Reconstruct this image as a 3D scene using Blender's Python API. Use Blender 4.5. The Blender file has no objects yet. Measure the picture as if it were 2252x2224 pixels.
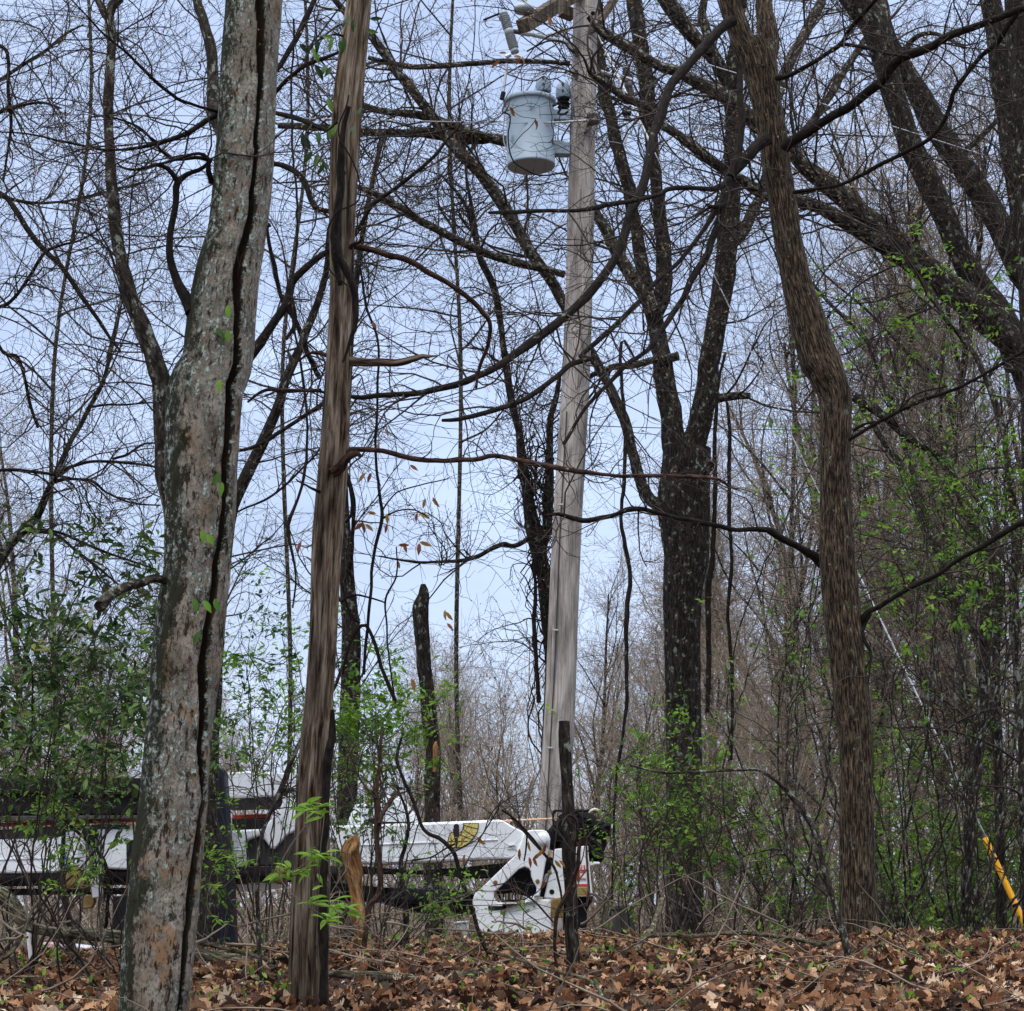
import bpy, math, random
import numpy as np
from mathutils import Vector, Matrix
# ------------------------------------------------------------------ camera, sky, sun, exposure
SC = bpy.context.scene
SW, SH = 2252.0, 2224.0
FPX = 4511.0
PITCH = math.radians(10.9)
EYE = np.array([0.0, 0.0, 1.6])
cd = bpy.data.cameras.new("camera"); cam = bpy.data.objects.new("camera", cd)
SC.collection.objects.link(cam); SC.camera = cam
cd.sensor_fit = 'HORIZONTAL'; cd.sensor_width = 36.0; cd.lens = 36.0*FPX/SW
cd.clip_start = 0.05; cd.clip_end = 2000
cam.location = EYE; cam.rotation_euler = (math.pi/2+PITCH, 0, 0)

SUN_EL, SUN_AZ = math.radians(60), math.radians(200)
w = bpy.data.worlds.new("World"); SC.world = w; w.use_nodes = True
nt = w.node_tree; nt.nodes.clear(); N = nt.nodes.new; Lk = nt.links.new
out = N('ShaderNodeOutputWorld'); add = N('ShaderNodeAddShader')
sky = N('ShaderNodeTexSky'); sky.sky_type = 'NISHITA'; sky.sun_disc = False
sky.sun_elevation = SUN_EL; sky.sun_rotation = SUN_AZ; sky.dust_density = 3.0
b1 = N('ShaderNodeBackground'); b1.inputs[1].default_value = 0.05
b2 = N('ShaderNodeBackground'); b2.inputs[1].default_value = 1.22
tc = N('ShaderNodeTexCoord'); sep = N('ShaderNodeSeparateXYZ')
rmp = N('ShaderNodeValToRGB'); e = rmp.color_ramp.elements
e[0].position = 0.0; e[0].color = (0.42, 0.48, 0.63, 1)
e[1].position = 1.0; e[1].color = (2.0, 2.0, 2.02, 1)
m_ = rmp.color_ramp.elements.new(0.10); m_.color = (0.36, 0.43, 0.60, 1)
m_ = rmp.color_ramp.elements.new(0.42); m_.color = (0.33, 0.40, 0.57, 1)
mp = N('ShaderNodeMapping'); mp.inputs['Scale'].default_value = (1.0, 1.0, 2.6)
ns = N('ShaderNodeTexNoise'); ns.inputs['Scale'].default_value = 4.2; ns.inputs['Detail'].default_value = 5
ns.inputs['Roughness'].default_value = 0.55
r2 = N('ShaderNodeMapRange'); r2.inputs[1].default_value = 0.3; r2.inputs[2].default_value = 0.7
r2.inputs[3].default_value = 0.76; r2.inputs[4].default_value = 1.2
vm = N('ShaderNodeVectorMath'); vm.operation = 'SCALE'
Lk(tc.outputs['Generated'], sep.inputs[0]); Lk(sep.outputs[2], rmp.inputs[0])
Lk(tc.outputs['Generated'], mp.inputs[0]); Lk(mp.outputs[0], ns.inputs['Vector']); Lk(ns.outputs[0], r2.inputs[0])
Lk(rmp.outputs[0], vm.inputs[0]); Lk(r2.outputs[0], vm.inputs['Scale']); Lk(vm.outputs[0], b2.inputs[0])
Lk(sky.outputs[0], b1.inputs[0]); Lk(b1.outputs[0], add.inputs[0]); Lk(b2.outputs[0], add.inputs[1])
Lk(add.outputs[0], out.inputs[0])
sl = bpy.data.lights.new("sun", 'SUN'); sl.energy = 0.7; sl.angle = math.radians(14); sl.color = (1.0, 0.96, 0.9)
so = bpy.data.objects.new("sun", sl); SC.collection.objects.link(so)
sd = Vector((math.sin(SUN_AZ)*math.cos(SUN_EL), math.cos(SUN_AZ)*math.cos(SUN_EL), math.sin(SUN_EL)))
so.rotation_euler = sd.to_track_quat('Z', 'Y').to_euler(); so.location = (0, 0, 30)
vs = SC.view_settings; vs.view_transform = 'Standard'; vs.look = 'None'; vs.gamma = 1; vs.exposure = 0.28
vs.use_curve_mapping = False

# ------------------------------------------------------------------ helpers
CR = {'S': (0, 0, 1), 'A': (0, 0, 2.385), 'B': (750, 0, 2.385), 'C': (1452, 0, 2.385), 'D': (0, 750, 2.385),
      'E': (750, 750, 2.385), 'F': (1452, 750, 2.385), 'G': (0, 1624, 3.18), 'H': (550, 1624, 3.18),
      'I': (1000, 1624, 3.18), 'J': (1652, 1624, 3.18), 'K': (420, 1660, 4.543), 'L': (0, 1660, 4.543),
      'M': (940, 1760, 7.95), 'N': (1140, 1760, 7.338), 'T': (1060, 0, 4.77)}
CP, SP = math.cos(PITCH), math.sin(PITCH)
def S_(cr, x, y):
    c = CR[cr]; return c[0]+x/c[2], c[1]+y/c[2]
def ray(u, v, Y):                      # source pixel -> world point on the plane y = Y, and its depth
    a = (u-SW/2)/FPX; b = (SH/2-v)/FPX
    dy = CP-b*SP; dz = SP+b*CP
    t = Y/dy
    return np.array([a*t, Y, EYE[2]+dz*t]), t
def pt(cr, x, y, Y): return ray(*S_(cr, x, y), Y)[0]
def px(cr, wpx, x, y, Y): return wpx/CR[cr][2]*ray(*S_(cr, x, y), Y)[1]/FPX
def trace(pts, Y0, Y1=None, step=None):
    """pts: list of (crop,x,y,w) or crop letter changes -> path (n,3), radius (n)"""
    P, R = [], []; cr = 'S'; q = []
    for p in pts:
        if isinstance(p, str): cr = p; continue
        q.append((cr,)+p)
    if Y1 is None: Y1 = Y0
    L = [0]
    ss = [S_(c, x, y) for c, x, y, _ in q]
    for i in range(1, len(ss)): L.append(L[-1]+math.hypot(ss[i][0]-ss[i-1][0], ss[i][1]-ss[i-1][1]))
    for i, (c, x, y, wd) in enumerate(q):
        Y = Y0+(Y1-Y0)*L[i]/max(L[-1], 1e-6)
        p3, t = ray(*ss[i], Y); P.append(p3); R.append(0.5*wd/CR[c][2]*t/FPX)
    return smooth(np.array(P), np.array(R), step)
def smooth(P, R, step=None):
    if len(P) == 2:
        n = 6; t = np.linspace(0, 1, n)[:, None]
        return P[0]*(1-t)+P[1]*t, (R[0]*(1-t)+R[1]*t)[:, 0]
    seg = np.linalg.norm(np.diff(P, axis=0), axis=1); s = np.concatenate([[0], np.cumsum(seg)])
    if step is None: step = max(s[-1]/60, 0.02)
    n = max(int(s[-1]/step)+1, 6); tt = np.linspace(0, s[-1], n)
    X = np.concatenate([[2*P[0]-P[1]], P, [2*P[-1]-P[-2]]])
    idx = np.clip(np.searchsorted(s, tt, side='right')-1, 0, len(P)-2)
    u = ((tt-s[idx])/np.maximum(seg[idx], 1e-9))[:, None]
    a, b, c, d = X[idx], X[idx+1], X[idx+2], X[idx+3]
    Q = 0.5*((2*b)+(-a+c)*u+(2*a-5*b+4*c-d)*u*u+(-a+3*b-3*c+d)*u**3)
    return Q, np.interp(tt, s, R)
def resamp(P, R, n):
    s = np.concatenate([[0], np.cumsum(np.linalg.norm(np.diff(P, axis=0), axis=1))]); t = np.linspace(0, s[-1], n)
    return np.stack([np.interp(t, s, P[:, i]) for i in range(3)], 1), np.interp(t, s, R)
def nrm(v): return v/np.maximum(np.linalg.norm(v, axis=-1, keepdims=True), 1e-9)
def vnoise(p, seed=0):                 # smooth value noise, p (...,3)
    i = np.floor(p).astype(np.int64); f = p-i; f = f*f*(3-2*f)
    def h(a, b, c):
        n = (a*73856093) ^ (b*19349663) ^ (c*83492791) ^ (seed*2654435761)
        n = (n ^ (n >> 13))*1274126177 & 0x7fffffff
        return ((n ^ (n >> 16)) & 0xffff)/65535.0
    r = 0
    for dx in (0, 1):
        for dy in (0, 1):
            for dz in (0, 1):
                wgt = (f[..., 0] if dx else 1-f[..., 0])*(f[..., 1] if dy else 1-f[..., 1])*(f[..., 2] if dz else 1-f[..., 2])
                r = r+wgt*h(i[..., 0]+dx, i[..., 1]+dy, i[..., 2]+dz)
    return r*2-1
def base_of(p):
    while 'base' not in p: p = p.parent
    return np.array(p['base'])
class Geo:
    """collects geometry and becomes one mesh object"""
    def __init__(s): s.v = []; s.f3 = []; s.f4 = []; s.m3 = []; s.m4 = []; s.bk = []; s.rn = []; s.n = 0
    def add(s, v, quads=None, tris=None, bark=None, rnd=None, mi=0):
        v = np.asarray(v, float).reshape(-1, 3); k = len(v)
        s.v.append(v); s.bk.append(v if bark is None else bark.reshape(-1, 3))
        s.rn.append(np.zeros(k) if rnd is None else np.broadcast_to(rnd, (k,)))
        if quads is not None and len(quads): s.f4.append(quads+s.n); s.m4.append(np.full(len(quads), mi))
        if tris is not None and len(tris): s.f3.append(tris+s.n); s.m3.append(np.full(len(tris), mi))
        s.n += k
    def tubes(s, P, R, k=3, mi=0, disp=None, cap=True, seed=0, rnd=None):
        """P (M,n,3), R (M,n)"""
        P = np.asarray(P, float); R = np.asarray(R, float)
        if P.ndim == 2: P = P[None]; R = R[None]
        M, n = R.shape
        T = nrm(np.gradient(P, axis=1)); A = np.empty_like(T)
        ref = np.where(np.abs(T[:, 0, 1:2]) < 0.9, np.array([[0, 1.0, 0]]), np.array([[1.0, 0, 0]]))
        a = nrm(ref-T[:, 0]*np.sum(ref*T[:, 0], -1, keepdims=True))
        for i in range(n):
            a = nrm(a-T[:, i]*np.sum(a*T[:, i], -1, keepdims=True)); A[:, i] = a
        B = np.cross(T, A); th = np.arange(k)*2*math.pi/k
        c, sn = np.cos(th), np.sin(th)
        Ln = np.concatenate([np.zeros((M, 1)), np.cumsum(np.linalg.norm(np.diff(P, axis=1), axis=2), axis=1)], 1)
        RR = np.broadcast_to(R[:, :, None], (M, n, k)).copy()
        off = (np.arange(M)*3.7)[:, None, None]
        bk = np.stack([c*RR, sn*RR, Ln[:, :, None]+0*RR+off], -1)
        if disp is not None: RR = RR*(1+disp(np.broadcast_to(th, RR.shape), bk, P))
        V = P[:, :, None]+RR[..., None]*(A[:, :, None]*c[:, None]+B[:, :, None]*sn[:, None])
        base = np.arange(M*n).reshape(M, n)[:, :-1, None]*k
        j = np.arange(k); j2 = (j+1) % k
        q = np.stack([base+j, base+j2, base+k+j2, base+k+j], -1).reshape(-1, 4)
        if rnd is not None: rnd = np.repeat(rnd, n*k)
        s.add(V, quads=q, bark=bk, rnd=rnd, mi=mi)
        if cap and k > 4 and M == 1:
            for e_ in (0, n-1):
                ring = V[0, e_]; cc = P[0, e_][None]
                tri = np.array([[jj, (jj+1) % k, k] if e_ else [(jj+1) % k, jj, k] for jj in range(k)])
                s.add(np.concatenate([ring, cc]), tris=tri, bark=np.concatenate([bk[0, e_], [[0, 0, Ln[0, e_]]]]), mi=mi)
    def leaves(s, tmpl, tri, pos, X, Z, size, rnd, mi=0):
        """tmpl (k,3) leaf lies along +x, normal +z; instanced at pos with axes"""
        X = nrm(X); Y = nrm(np.cross(Z, X)); Z = np.cross(X, Y)
        M = len(pos); k = len(tmpl); t = tmpl[None]*np.asarray(size).reshape(-1, 1, 1)
        V = pos[:, None]+t[..., 0:1]*X[:, None]+t[..., 1:2]*Y[:, None]+t[..., 2:3]*Z[:, None]
        F = (np.arange(M)[:, None, None]*k+tri[None]).reshape(-1, 3)
        s.add(V, tris=F, rnd=np.repeat(rnd, k), bark=np.broadcast_to(tmpl[None], (M, k, 3)).reshape(-1, 3), mi=mi)
    def build(s, name, mats, parent=None, origin=None, smooth=True):
        V = np.concatenate(s.v); o3 = np.zeros(3) if origin is None else np.asarray(origin, float)
        if parent is not None and origin is None: o3 = base_of(parent)
        V = V-o3
        f4 = np.concatenate(s.f4) if s.f4 else np.zeros((0, 4), int); f3 = np.concatenate(s.f3) if s.f3 else np.zeros((0, 3), int)
        me = bpy.data.meshes.new(name); me.vertices.add(len(V)); me.vertices.foreach_set('co', V.astype(np.float32).ravel())
        nl = len(f4)*4+len(f3)*3; me.loops.add(nl)
        me.loops.foreach_set('vertex_index', np.concatenate([f4.ravel(), f3.ravel()]).astype(np.int32))
        npoly = len(f4)+len(f3); me.polygons.add(npoly)
        st = np.concatenate([np.arange(len(f4))*4, len(f4)*4+np.arange(len(f3))*3]).astype(np.int32)
        me.polygons.foreach_set('loop_start', st)
        mi = np.concatenate(([np.concatenate(s.m4)] if s.m4 else [])+([np.concatenate(s.m3)] if s.m3 else [])).astype(np.int32)
        me.polygons.foreach_set('material_index', mi)
        me.polygons.foreach_set('use_smooth', np.full(npoly, smooth))
        at = me.attributes.new('bark', 'FLOAT_VECTOR', 'POINT'); at.data.foreach_set('vector', np.concatenate(s.bk).astype(np.float32).ravel())
        at = me.attributes.new('rnd', 'FLOAT', 'POINT'); at.data.foreach_set('value', np.concatenate(s.rn).astype(np.float32))
        me.update(calc_edges=True)
        for m in (mats if isinstance(mats, (list, tuple)) else [mats]): me.materials.append(m)
        ob = bpy.data.objects.new(name, me); SC.collection.objects.link(ob)
        if parent is not None: ob.parent = parent
        else: ob.location = o3
        return ob
def tag(o, label=None, cat=None, group=None, kind=None):
    if label: o['label'] = label
    if cat: o['category'] = cat
    if group: o['group'] = group
    if kind: o['kind'] = kind
    return o
def thing(name, label, cat, base, group=None):
    o = bpy.data.objects.new(name, None); SC.collection.objects.link(o); o.empty_display_size = 0.1
    o.location = [float(c) for c in base]; o['base'] = [float(c) for c in base]
    return tag(o, label, cat, group)
def kids(o): return [c for c in bpy.data.objects if c.parent == o]
# ------------------------------------------------------------------ materials
def mat(name): 
    m = bpy.data.materials.new(name); m.use_nodes = True; nt = m.node_tree; b = nt.nodes['Principled BSDF']
    return m, nt, b
def nd(nt, t, **kw):
    n = nt.nodes.new(t)
    for k, v in kw.items():
        if k.startswith('i_'): n.inputs[k[2:].replace('_', ' ')].default_value = v
        else: setattr(n, k, v)
    return n
def ramp(nt, fac, stops, interp='LINEAR'):
    r = nd(nt, 'ShaderNodeValToRGB'); r.color_ramp.interpolation = interp; e = r.color_ramp.elements
    while len(e) < len(stops): e.new(0.5)
    for el, (p, c) in zip(e, stops): el.position = p; el.color = (c if len(c) == 4 else tuple(c)+(1,))
    nt.links.new(fac, r.inputs[0]); return r
def g3(v): return (v, v, v)
def coord(nt, scale, attr='bark'):
    a = nd(nt, 'ShaderNodeAttribute', attribute_name=attr)
    mp = nd(nt, 'ShaderNodeMapping'); mp.inputs['Scale'].default_value = scale
    nt.links.new(a.outputs['Vector'], mp.inputs[0]); return mp.outputs[0]
def noise(nt, vec, sc, det=4, rough=0.55, dist=0.0):
    n = nd(nt, 'ShaderNodeTexNoise'); n.inputs['Scale'].default_value = sc; n.inputs['Detail'].default_value = det
    n.inputs['Roughness'].default_value = rough; n.inputs['Distortion'].default_value = dist
    nt.links.new(vec, n.inputs['Vector']); return n.outputs[0]
def mixc(nt, fac, a, b):
    m = nd(nt, 'ShaderNodeMix', data_type='RGBA')
    if isinstance(fac, (int, float)): m.inputs[0].default_value = fac
    else: nt.links.new(fac, m.inputs[0])
    for s_, v in ((m.inputs[6], a), (m.inputs[7], b)):
        if isinstance(v, tuple): s_.default_value = v+(1,) if len(v) == 3 else v
        else: nt.links.new(v, s_)
    return m.outputs[2]
def bump(nt, b, h, strength=0.5, dist=0.01):
    bp = nd(nt, 'ShaderNodeBump'); bp.inputs['Strength'].default_value = strength; bp.inputs['Distance'].default_value = dist
    nt.links.new(h, bp.inputs['Height']); nt.links.new(bp.outputs[0], b.inputs['Normal'])
def bark_mat(name, ridge, furrow, lichen=None, lam=0.5, scale=60, stretch=0.16, lsc=22, bd=0.008, warm=None, contrast=(0.42, 0.6)):
    m, nt, b = mat(name); L = nt.links.new
    v = coord(nt, (1, 1, stretch)); n1 = noise(nt, v, scale, 7, 0.68, 0.35)
    fr = ramp(nt, n1, [(contrast[0], g3(0)), (contrast[1], g3(1))])
    v2 = coord(nt, (1, 1, 0.7)); n2 = noise(nt, v2, lsc*0.5, 4, 0.6)
    col = mixc(nt, fr.outputs[0], furrow, ridge)
    if warm:
        w1 = ramp(nt, noise(nt, v2, lsc*0.35, 3), [(0.5, g3(0)), (0.62, g3(0.8))]); col = mixc(nt, w1.outputs[0], col, warm)
    if lichen:
        l1 = noise(nt, v2, lsc, 6, 0.68); a = 0.72-0.3*lam
        lf = ramp(nt, l1, [(a, g3(0)), (a+0.045, g3(1))]); col = mixc(nt, lf.outputs[0], col, lichen)
    dk = ramp(nt, n2, [(0.3, g3(0.55)), (0.7, g3(1.15))])
    mm = nd(nt, 'ShaderNodeMix', data_type='RGBA', blend_type='MULTIPLY'); mm.inputs[0].default_value = 1
    L(col, mm.inputs[6]); L(dk.outputs[0], mm.inputs[7]); L(mm.outputs[2], b.inputs['Base Color'])
    b.inputs['Roughness'].default_value = 0.9; b.inputs['Specular IOR Level'].default_value = 0.15
    bump(nt, b, fr.outputs[0], 0.9, bd)
    return m
def plain(name, col, rough=0.6, metal=0.0, var=0.12, sc=12, dirt=None, spec=0.3, bd=0):
    m, nt, b = mat(name); o = nd(nt, 'ShaderNodeTexCoord')
    n = noise(nt, o.outputs['Object'], sc, 5, 0.6)
    lo = tuple(c*(1-var) for c in col); hi = tuple(min(c*(1+var), 1) for c in col)
    r = ramp(nt, n, [(0.3, lo), (0.7, hi)]); c = r.outputs[0]
    if dirt:
        d = ramp(nt, noise(nt, o.outputs['Object'], sc*2.3, 6, 0.7), [(0.56, g3(0)), (0.72, g3(0.75))]); c = mixc(nt, d.outputs[0], c, dirt)
    nt.links.new(c, b.inputs['Base Color']); b.inputs['Roughness'].default_value = rough; b.inputs['Metallic'].default_value = metal
    b.inputs['Specular IOR Level'].default_value = spec
    if bd: bump(nt, b, n, 0.6, bd)
    return m
def leaf_mat(name, stops, transl=0.35, rough=0.55):
    m, nt, b = mat(name); a = nd(nt, 'ShaderNodeAttribute', attribute_name='rnd')
    r = ramp(nt, a.outputs['Fac'], stops); o = nd(nt, 'ShaderNodeAttribute', attribute_name='bark')
    n = noise(nt, o.outputs['Vector'], 9, 3); rr = ramp(nt, n, [(0.3, g3(0.75)), (0.7, g3(1.2))])
    mm = nd(nt, 'ShaderNodeMix', data_type='RGBA', blend_type='MULTIPLY'); mm.inputs[0].default_value = 1
    nt.links.new(r.outputs[0], mm.inputs[6]); nt.links.new(rr.outputs[0], mm.inputs[7])
    nt.links.new(mm.outputs[2], b.inputs['Base Color']); b.inputs['Roughness'].default_value = rough; b.inputs['Specular IOR Level'].default_value = 0.25
    t = nd(nt, 'ShaderNodeBsdfTranslucent'); nt.links.new(mm.outputs[2], t.inputs[0])
    mx = nd(nt, 'ShaderNodeMixShader'); mx.inputs[0].default_value = transl
    nt.links.new(b.outputs[0], mx.inputs[1]); nt.links.new(t.outputs[0], mx.inputs[2])
    nt.links.new(mx.outputs[0], nt.nodes['Material Output'].inputs[0]); return m

def maple_mat():
    m, nt, b = mat('lichen_maple_bark'); L = nt.links.new
    v = coord(nt, (1, 1, 0.8)); vs_ = coord(nt, (1, 1, 0.28)); vb = coord(nt, (1, 1, 0.35))
    base = ramp(nt, noise(nt, v, 9, 5, 0.6), [(0.3, (0.085, 0.066, 0.045)), (0.48, (0.175, 0.152, 0.118)), (0.7, (0.33, 0.295, 0.24))]).outputs[0]
    gr = ramp(nt, noise(nt, v, 95, 6, 0.8), [(0.38, g3(0.35)), (0.5, g3(0.95)), (0.66, g3(1.35))]).outputs[0]
    mg = nd(nt, 'ShaderNodeMix', data_type='RGBA', blend_type='MULTIPLY'); mg.inputs[0].default_value = 1; L(base, mg.inputs[6]); L(gr, mg.inputs[7]); base = mg.outputs[2]
    # orange-brown stain
    st = ramp(nt, noise(nt, v, 14, 4, 0.6), [(0.53, g3(0)), (0.66, g3(0.8))]).outputs[0]
    at0 = nd(nt, 'ShaderNodeAttribute', attribute_name='bark'); s0 = nd(nt, 'ShaderNodeSeparateXYZ'); L(at0.outputs['Vector'], s0.inputs[0])
    hr = nd(nt, 'ShaderNodeMapRange'); L(s0.outputs[2], hr.inputs[0]); hr.inputs[1].default_value = 0.6; hr.inputs[2].default_value = 2.2; hr.inputs[3].default_value = 1.0; hr.inputs[4].default_value = 0.3
    hm = nd(nt, 'ShaderNodeMath', operation='MULTIPLY'); L(st, hm.inputs[0]); L(hr.outputs[0], hm.inputs[1]); st = hm.outputs[0]; col = mixc(nt, st, base, (0.24, 0.135, 0.065))
    # blackish moss, strongest on the left side and in bands
    at = nd(nt, 'ShaderNodeAttribute', attribute_name='bark'); sx = nd(nt, 'ShaderNodeSeparateXYZ'); L(at.outputs['Vector'], sx.inputs[0])
    side = nd(nt, 'ShaderNodeAttribute', attribute_name='rnd')
    mn = nd(nt, 'ShaderNodeMath', operation='ADD'); L(noise(nt, v, 17, 9, 0.8, 0.1), mn.inputs[0]); L(side.outputs['Fac'], mn.inputs[1])
    mf = ramp(nt, mn.outputs[0], [(0.53, g3(0)), (0.60, g3(1))]).outputs[0]; col = mixc(nt, mf, col, (0.022, 0.024, 0.014))
    # pale lichen
    l1 = ramp(nt, noise(nt, v, 48, 8, 0.82, 0.1), [(0.51, g3(0)), (0.56, g3(1))]).outputs[0]
    l2 = ramp(nt, noise(nt, vb, 6, 3, 0.55), [(0.44, g3(0)), (0.54, g3(1))]).outputs[0]
    lm = nd(nt, 'ShaderNodeMath', operation='MULTIPLY'); L(l1, lm.inputs[0]); L(l2, lm.inputs[1])
    col = mixc(nt, lm.outputs[0], col, (0.36, 0.42, 0.36))
    cr = ramp(nt, noise(nt, vs_, 60, 7, 0.74, 0.3), [(0.39, g3(0)), (0.44, g3(1))]).outputs[0]
    col = mixc(nt, cr, (0.035, 0.02, 0.012), col)
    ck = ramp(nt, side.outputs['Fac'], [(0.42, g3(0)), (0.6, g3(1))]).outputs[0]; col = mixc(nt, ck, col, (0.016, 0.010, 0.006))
    L(col, b.inputs['Base Color']); b.inputs['Roughness'].default_value = 0.92; b.inputs['Specular IOR Level'].default_value = 0.1
    ad = nd(nt, 'ShaderNodeMath', operation='ADD'); L(cr, ad.inputs[0]); L(lm.outputs[0], ad.inputs[1]); bump(nt, b, ad.outputs[0], 0.8, 0.006)
    return m
def weathered_mat(name, lo, mid, hi, scale=55, stretch=0.05):
    m, nt, b = mat(name); v = coord(nt, (1, 1, stretch)); v2 = coord(nt, (1, 1, 0.25))
    n = noise(nt, v, scale, 6, 0.65, 0.4)
    c = ramp(nt, n, [(0.36, lo), (0.47, mid), (0.64, hi)]).outputs[0]
    p = ramp(nt, noise(nt, v2, 9, 4), [(0.35, g3(0.5)), (0.6, g3(1.1))]).outputs[0]
    mm = nd(nt, 'ShaderNodeMix', data_type='RGBA', blend_type='MULTIPLY'); mm.inputs[0].default_value = 1
    nt.links.new(c, mm.inputs[6]); nt.links.new(p, mm.inputs[7]); nt.links.new(mm.outputs[2], b.inputs['Base Color'])
    b.inputs['Roughness'].default_value = 0.9; b.inputs['Specular IOR Level'].default_value = 0.1; bump(nt, b, n, 0.9, 0.006); return m

MT = {}
MT['maple'] = maple_mat()
MT['cedar'] = weathered_mat('weathered_cedar', (0.012, 0.008, 0.006), (0.095, 0.066, 0.044), (0.28, 0.235, 0.175), 66, 0.075)
MT['pole'] = weathered_mat('weathered_pole_wood', (0.25, 0.2, 0.16), (0.37, 0.335, 0.3), (0.48, 0.45, 0.41), 110, 0.03)
MT['arm'] = weathered_mat('crossarm_wood', (0.03, 0.022, 0.016), (0.10, 0.078, 0.058), (0.2, 0.165, 0.13), 50, 0.08)
MT['ridged'] = bark_mat('ridged_oak_bark', (0.26, 0.19, 0.12), (0.013, 0.009, 0.007), (0.2, 0.22, 0.16), 0.36, 120, 0.12, 30, 0.014, contrast=(0.44, 0.62))
MT['dark'] = bark_mat('dark_mottled_bark', (0.062, 0.05, 0.039), (0.010, 0.008, 0.007), (0.22, 0.25, 0.2), 0.48, 52, 0.25, 20, 0.012)
MT['limb'] = bark_mat('grey_lichen_limb_bark', (0.095, 0.077, 0.06), (0.014, 0.011, 0.009), (0.26, 0.29, 0.23), 0.56, 50, 0.4, 28, 0.008)
MT['redbr'] = bark_mat('reddish_branch_bark', (0.10, 0.055, 0.038), (0.022, 0.012, 0.009), (0.25, 0.25, 0.2), 0.35, 60, 0.3, 24, 0.004)
MT['black'] = bark_mat('blackish_branch_bark', (0.028, 0.021, 0.016), (0.008, 0.006, 0.005), (0.16, 0.17, 0.13), 0.26, 60, 0.3, 20, 0.004)
MT['twig'] = plain('twig_bark', (0.035, 0.026, 0.02), 0.9, 0, 0.4, 3)
MT['twiggrey'] = plain('grey_twig_bark', (0.10, 0.082, 0.062), 0.9, 0, 0.4, 3)
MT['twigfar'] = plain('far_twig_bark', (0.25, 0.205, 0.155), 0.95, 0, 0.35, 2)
MT['bud'] = leaf_mat('bud', [(0, (0.16, 0.07, 0.035)), (0.6, (0.26, 0.17, 0.07)), (1, (0.34, 0.3, 0.1))], 0.3)
MT['green'] = leaf_mat('fresh_green_leaf', [(0, (0.03, 0.085, 0.012)), (0.35, (0.085, 0.2, 0.02)), (0.7, (0.17, 0.33, 0.03)), (0.9, (0.27, 0.42, 0.06)), (1, (0.36, 0.36, 0.07))], 0.42)
MT['dkgreen'] = leaf_mat('evergreen_leaf', [(0, (0.012, 0.035, 0.01)), (0.5, (0.045, 0.105, 0.02)), (0.85, (0.14, 0.24, 0.05)), (1, (0.24, 0.17, 0.04))], 0.25, 0.4)
MT['brownleaf'] = leaf_mat('dry_hanging_leaf', [(0, (0.12, 0.03, 0.015)), (0.5, (0.26, 0.10, 0.03)), (1, (0.34, 0.22, 0.05))], 0.4)
MT['litter'] = leaf_mat('fallen_leaf', [(0, (0.02, 0.011, 0.007)), (0.32, (0.075, 0.035, 0.02)), (0.62, (0.25, 0.115, 0.052)), (0.86, (0.44, 0.25, 0.13)), (1, (0.60, 0.48, 0.34))], 0.12, 0.7)
MT['white'] = plain('white_machine_paint', (0.74, 0.77, 0.78), 0.38, 0, 0.04, 3, (0.5, 0.48, 0.42), 0.5)
MT['navy'] = plain('navy_black_paint', (0.010, 0.013, 0.022), 0.55, 0, 0.3, 5, (0.03, 0.03, 0.03), 0.15)
MT['blacks'] = plain('black_steel', (0.009, 0.009, 0.010), 0.65, 0, 0.3, 8, (0.04, 0.028, 0.02), 0.12)
MT['greys'] = plain('dark_grey_steel', (0.055, 0.053, 0.05), 0.6, 0, 0.3, 8, (0.08, 0.05, 0.03), 0.2)
MT['galv'] = plain('galvanised_metal', (0.45, 0.46, 0.47), 0.45, 0.5, 0.15, 14, (0.25, 0.24, 0.22))
MT['tank'] = plain('grey_blue_tank_paint', (0.28, 0.36, 0.42), 0.5, 0, 0.03, 3, (0.42, 0.46, 0.48), 0.45)
MT['rust'] = plain('rusty_underside', (0.17, 0.115, 0.035), 0.8, 0, 0.4, 14, (0.07, 0.04, 0.015))
MT['porc'] = plain('grey_porcelain', (0.30, 0.34, 0.34), 0.25, 0, 0.08, 4, None, 0.5)
MT['porcd'] = plain('brown_porcelain', (0.13, 0.12, 0.12), 0.25, 0, 0.1, 4, None, 0.5)
MT['rubber'] = plain('black_rubber', (0.008, 0.008, 0.009), 0.7, 0, 0.3, 20, None, 0.12)
MT['wire'] = plain('wire_aluminium', (0.32, 0.33, 0.36), 0.5, 0.2, 0.1, 5)
MT['dkwire'] = plain('wire_dark', (0.05, 0.045, 0.045), 0.6, 0, 0.1, 5)
MT['yellow'] = plain('yellow_plastic', (0.86, 0.40, 0.012), 0.45, 0, 0.07, 6, (0.6, 0.3, 0.03))
MT['orange'] = plain('orange_fibreglass', (0.62, 0.08, 0.02), 0.5, 0, 0.15, 6)
MT['lblyel'] = plain('label_yellow', (0.62, 0.52, 0.16), 0.5, 0, 0.05, 6)
MT['lblred'] = plain('label_red', (0.62, 0.03, 0.06), 0.5, 0, 0.05, 6)
MT['lblwhite'] = plain('label_white', (0.78, 0.76, 0.76), 0.5, 0, 0.03, 6)
MT['lblblack'] = plain('label_black', (0.02, 0.012, 0.01), 0.5, 0, 0.1, 6)
MT['blue'] = plain('blue_strap', (0.02, 0.06, 0.3), 0.6, 0, 0.1, 6)
MT['fresh'] = weathered_mat('splintered_orange_wood', (0.08, 0.035, 0.015), (0.24, 0.12, 0.045), (0.42, 0.25, 0.10), 50, 0.15)
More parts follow.
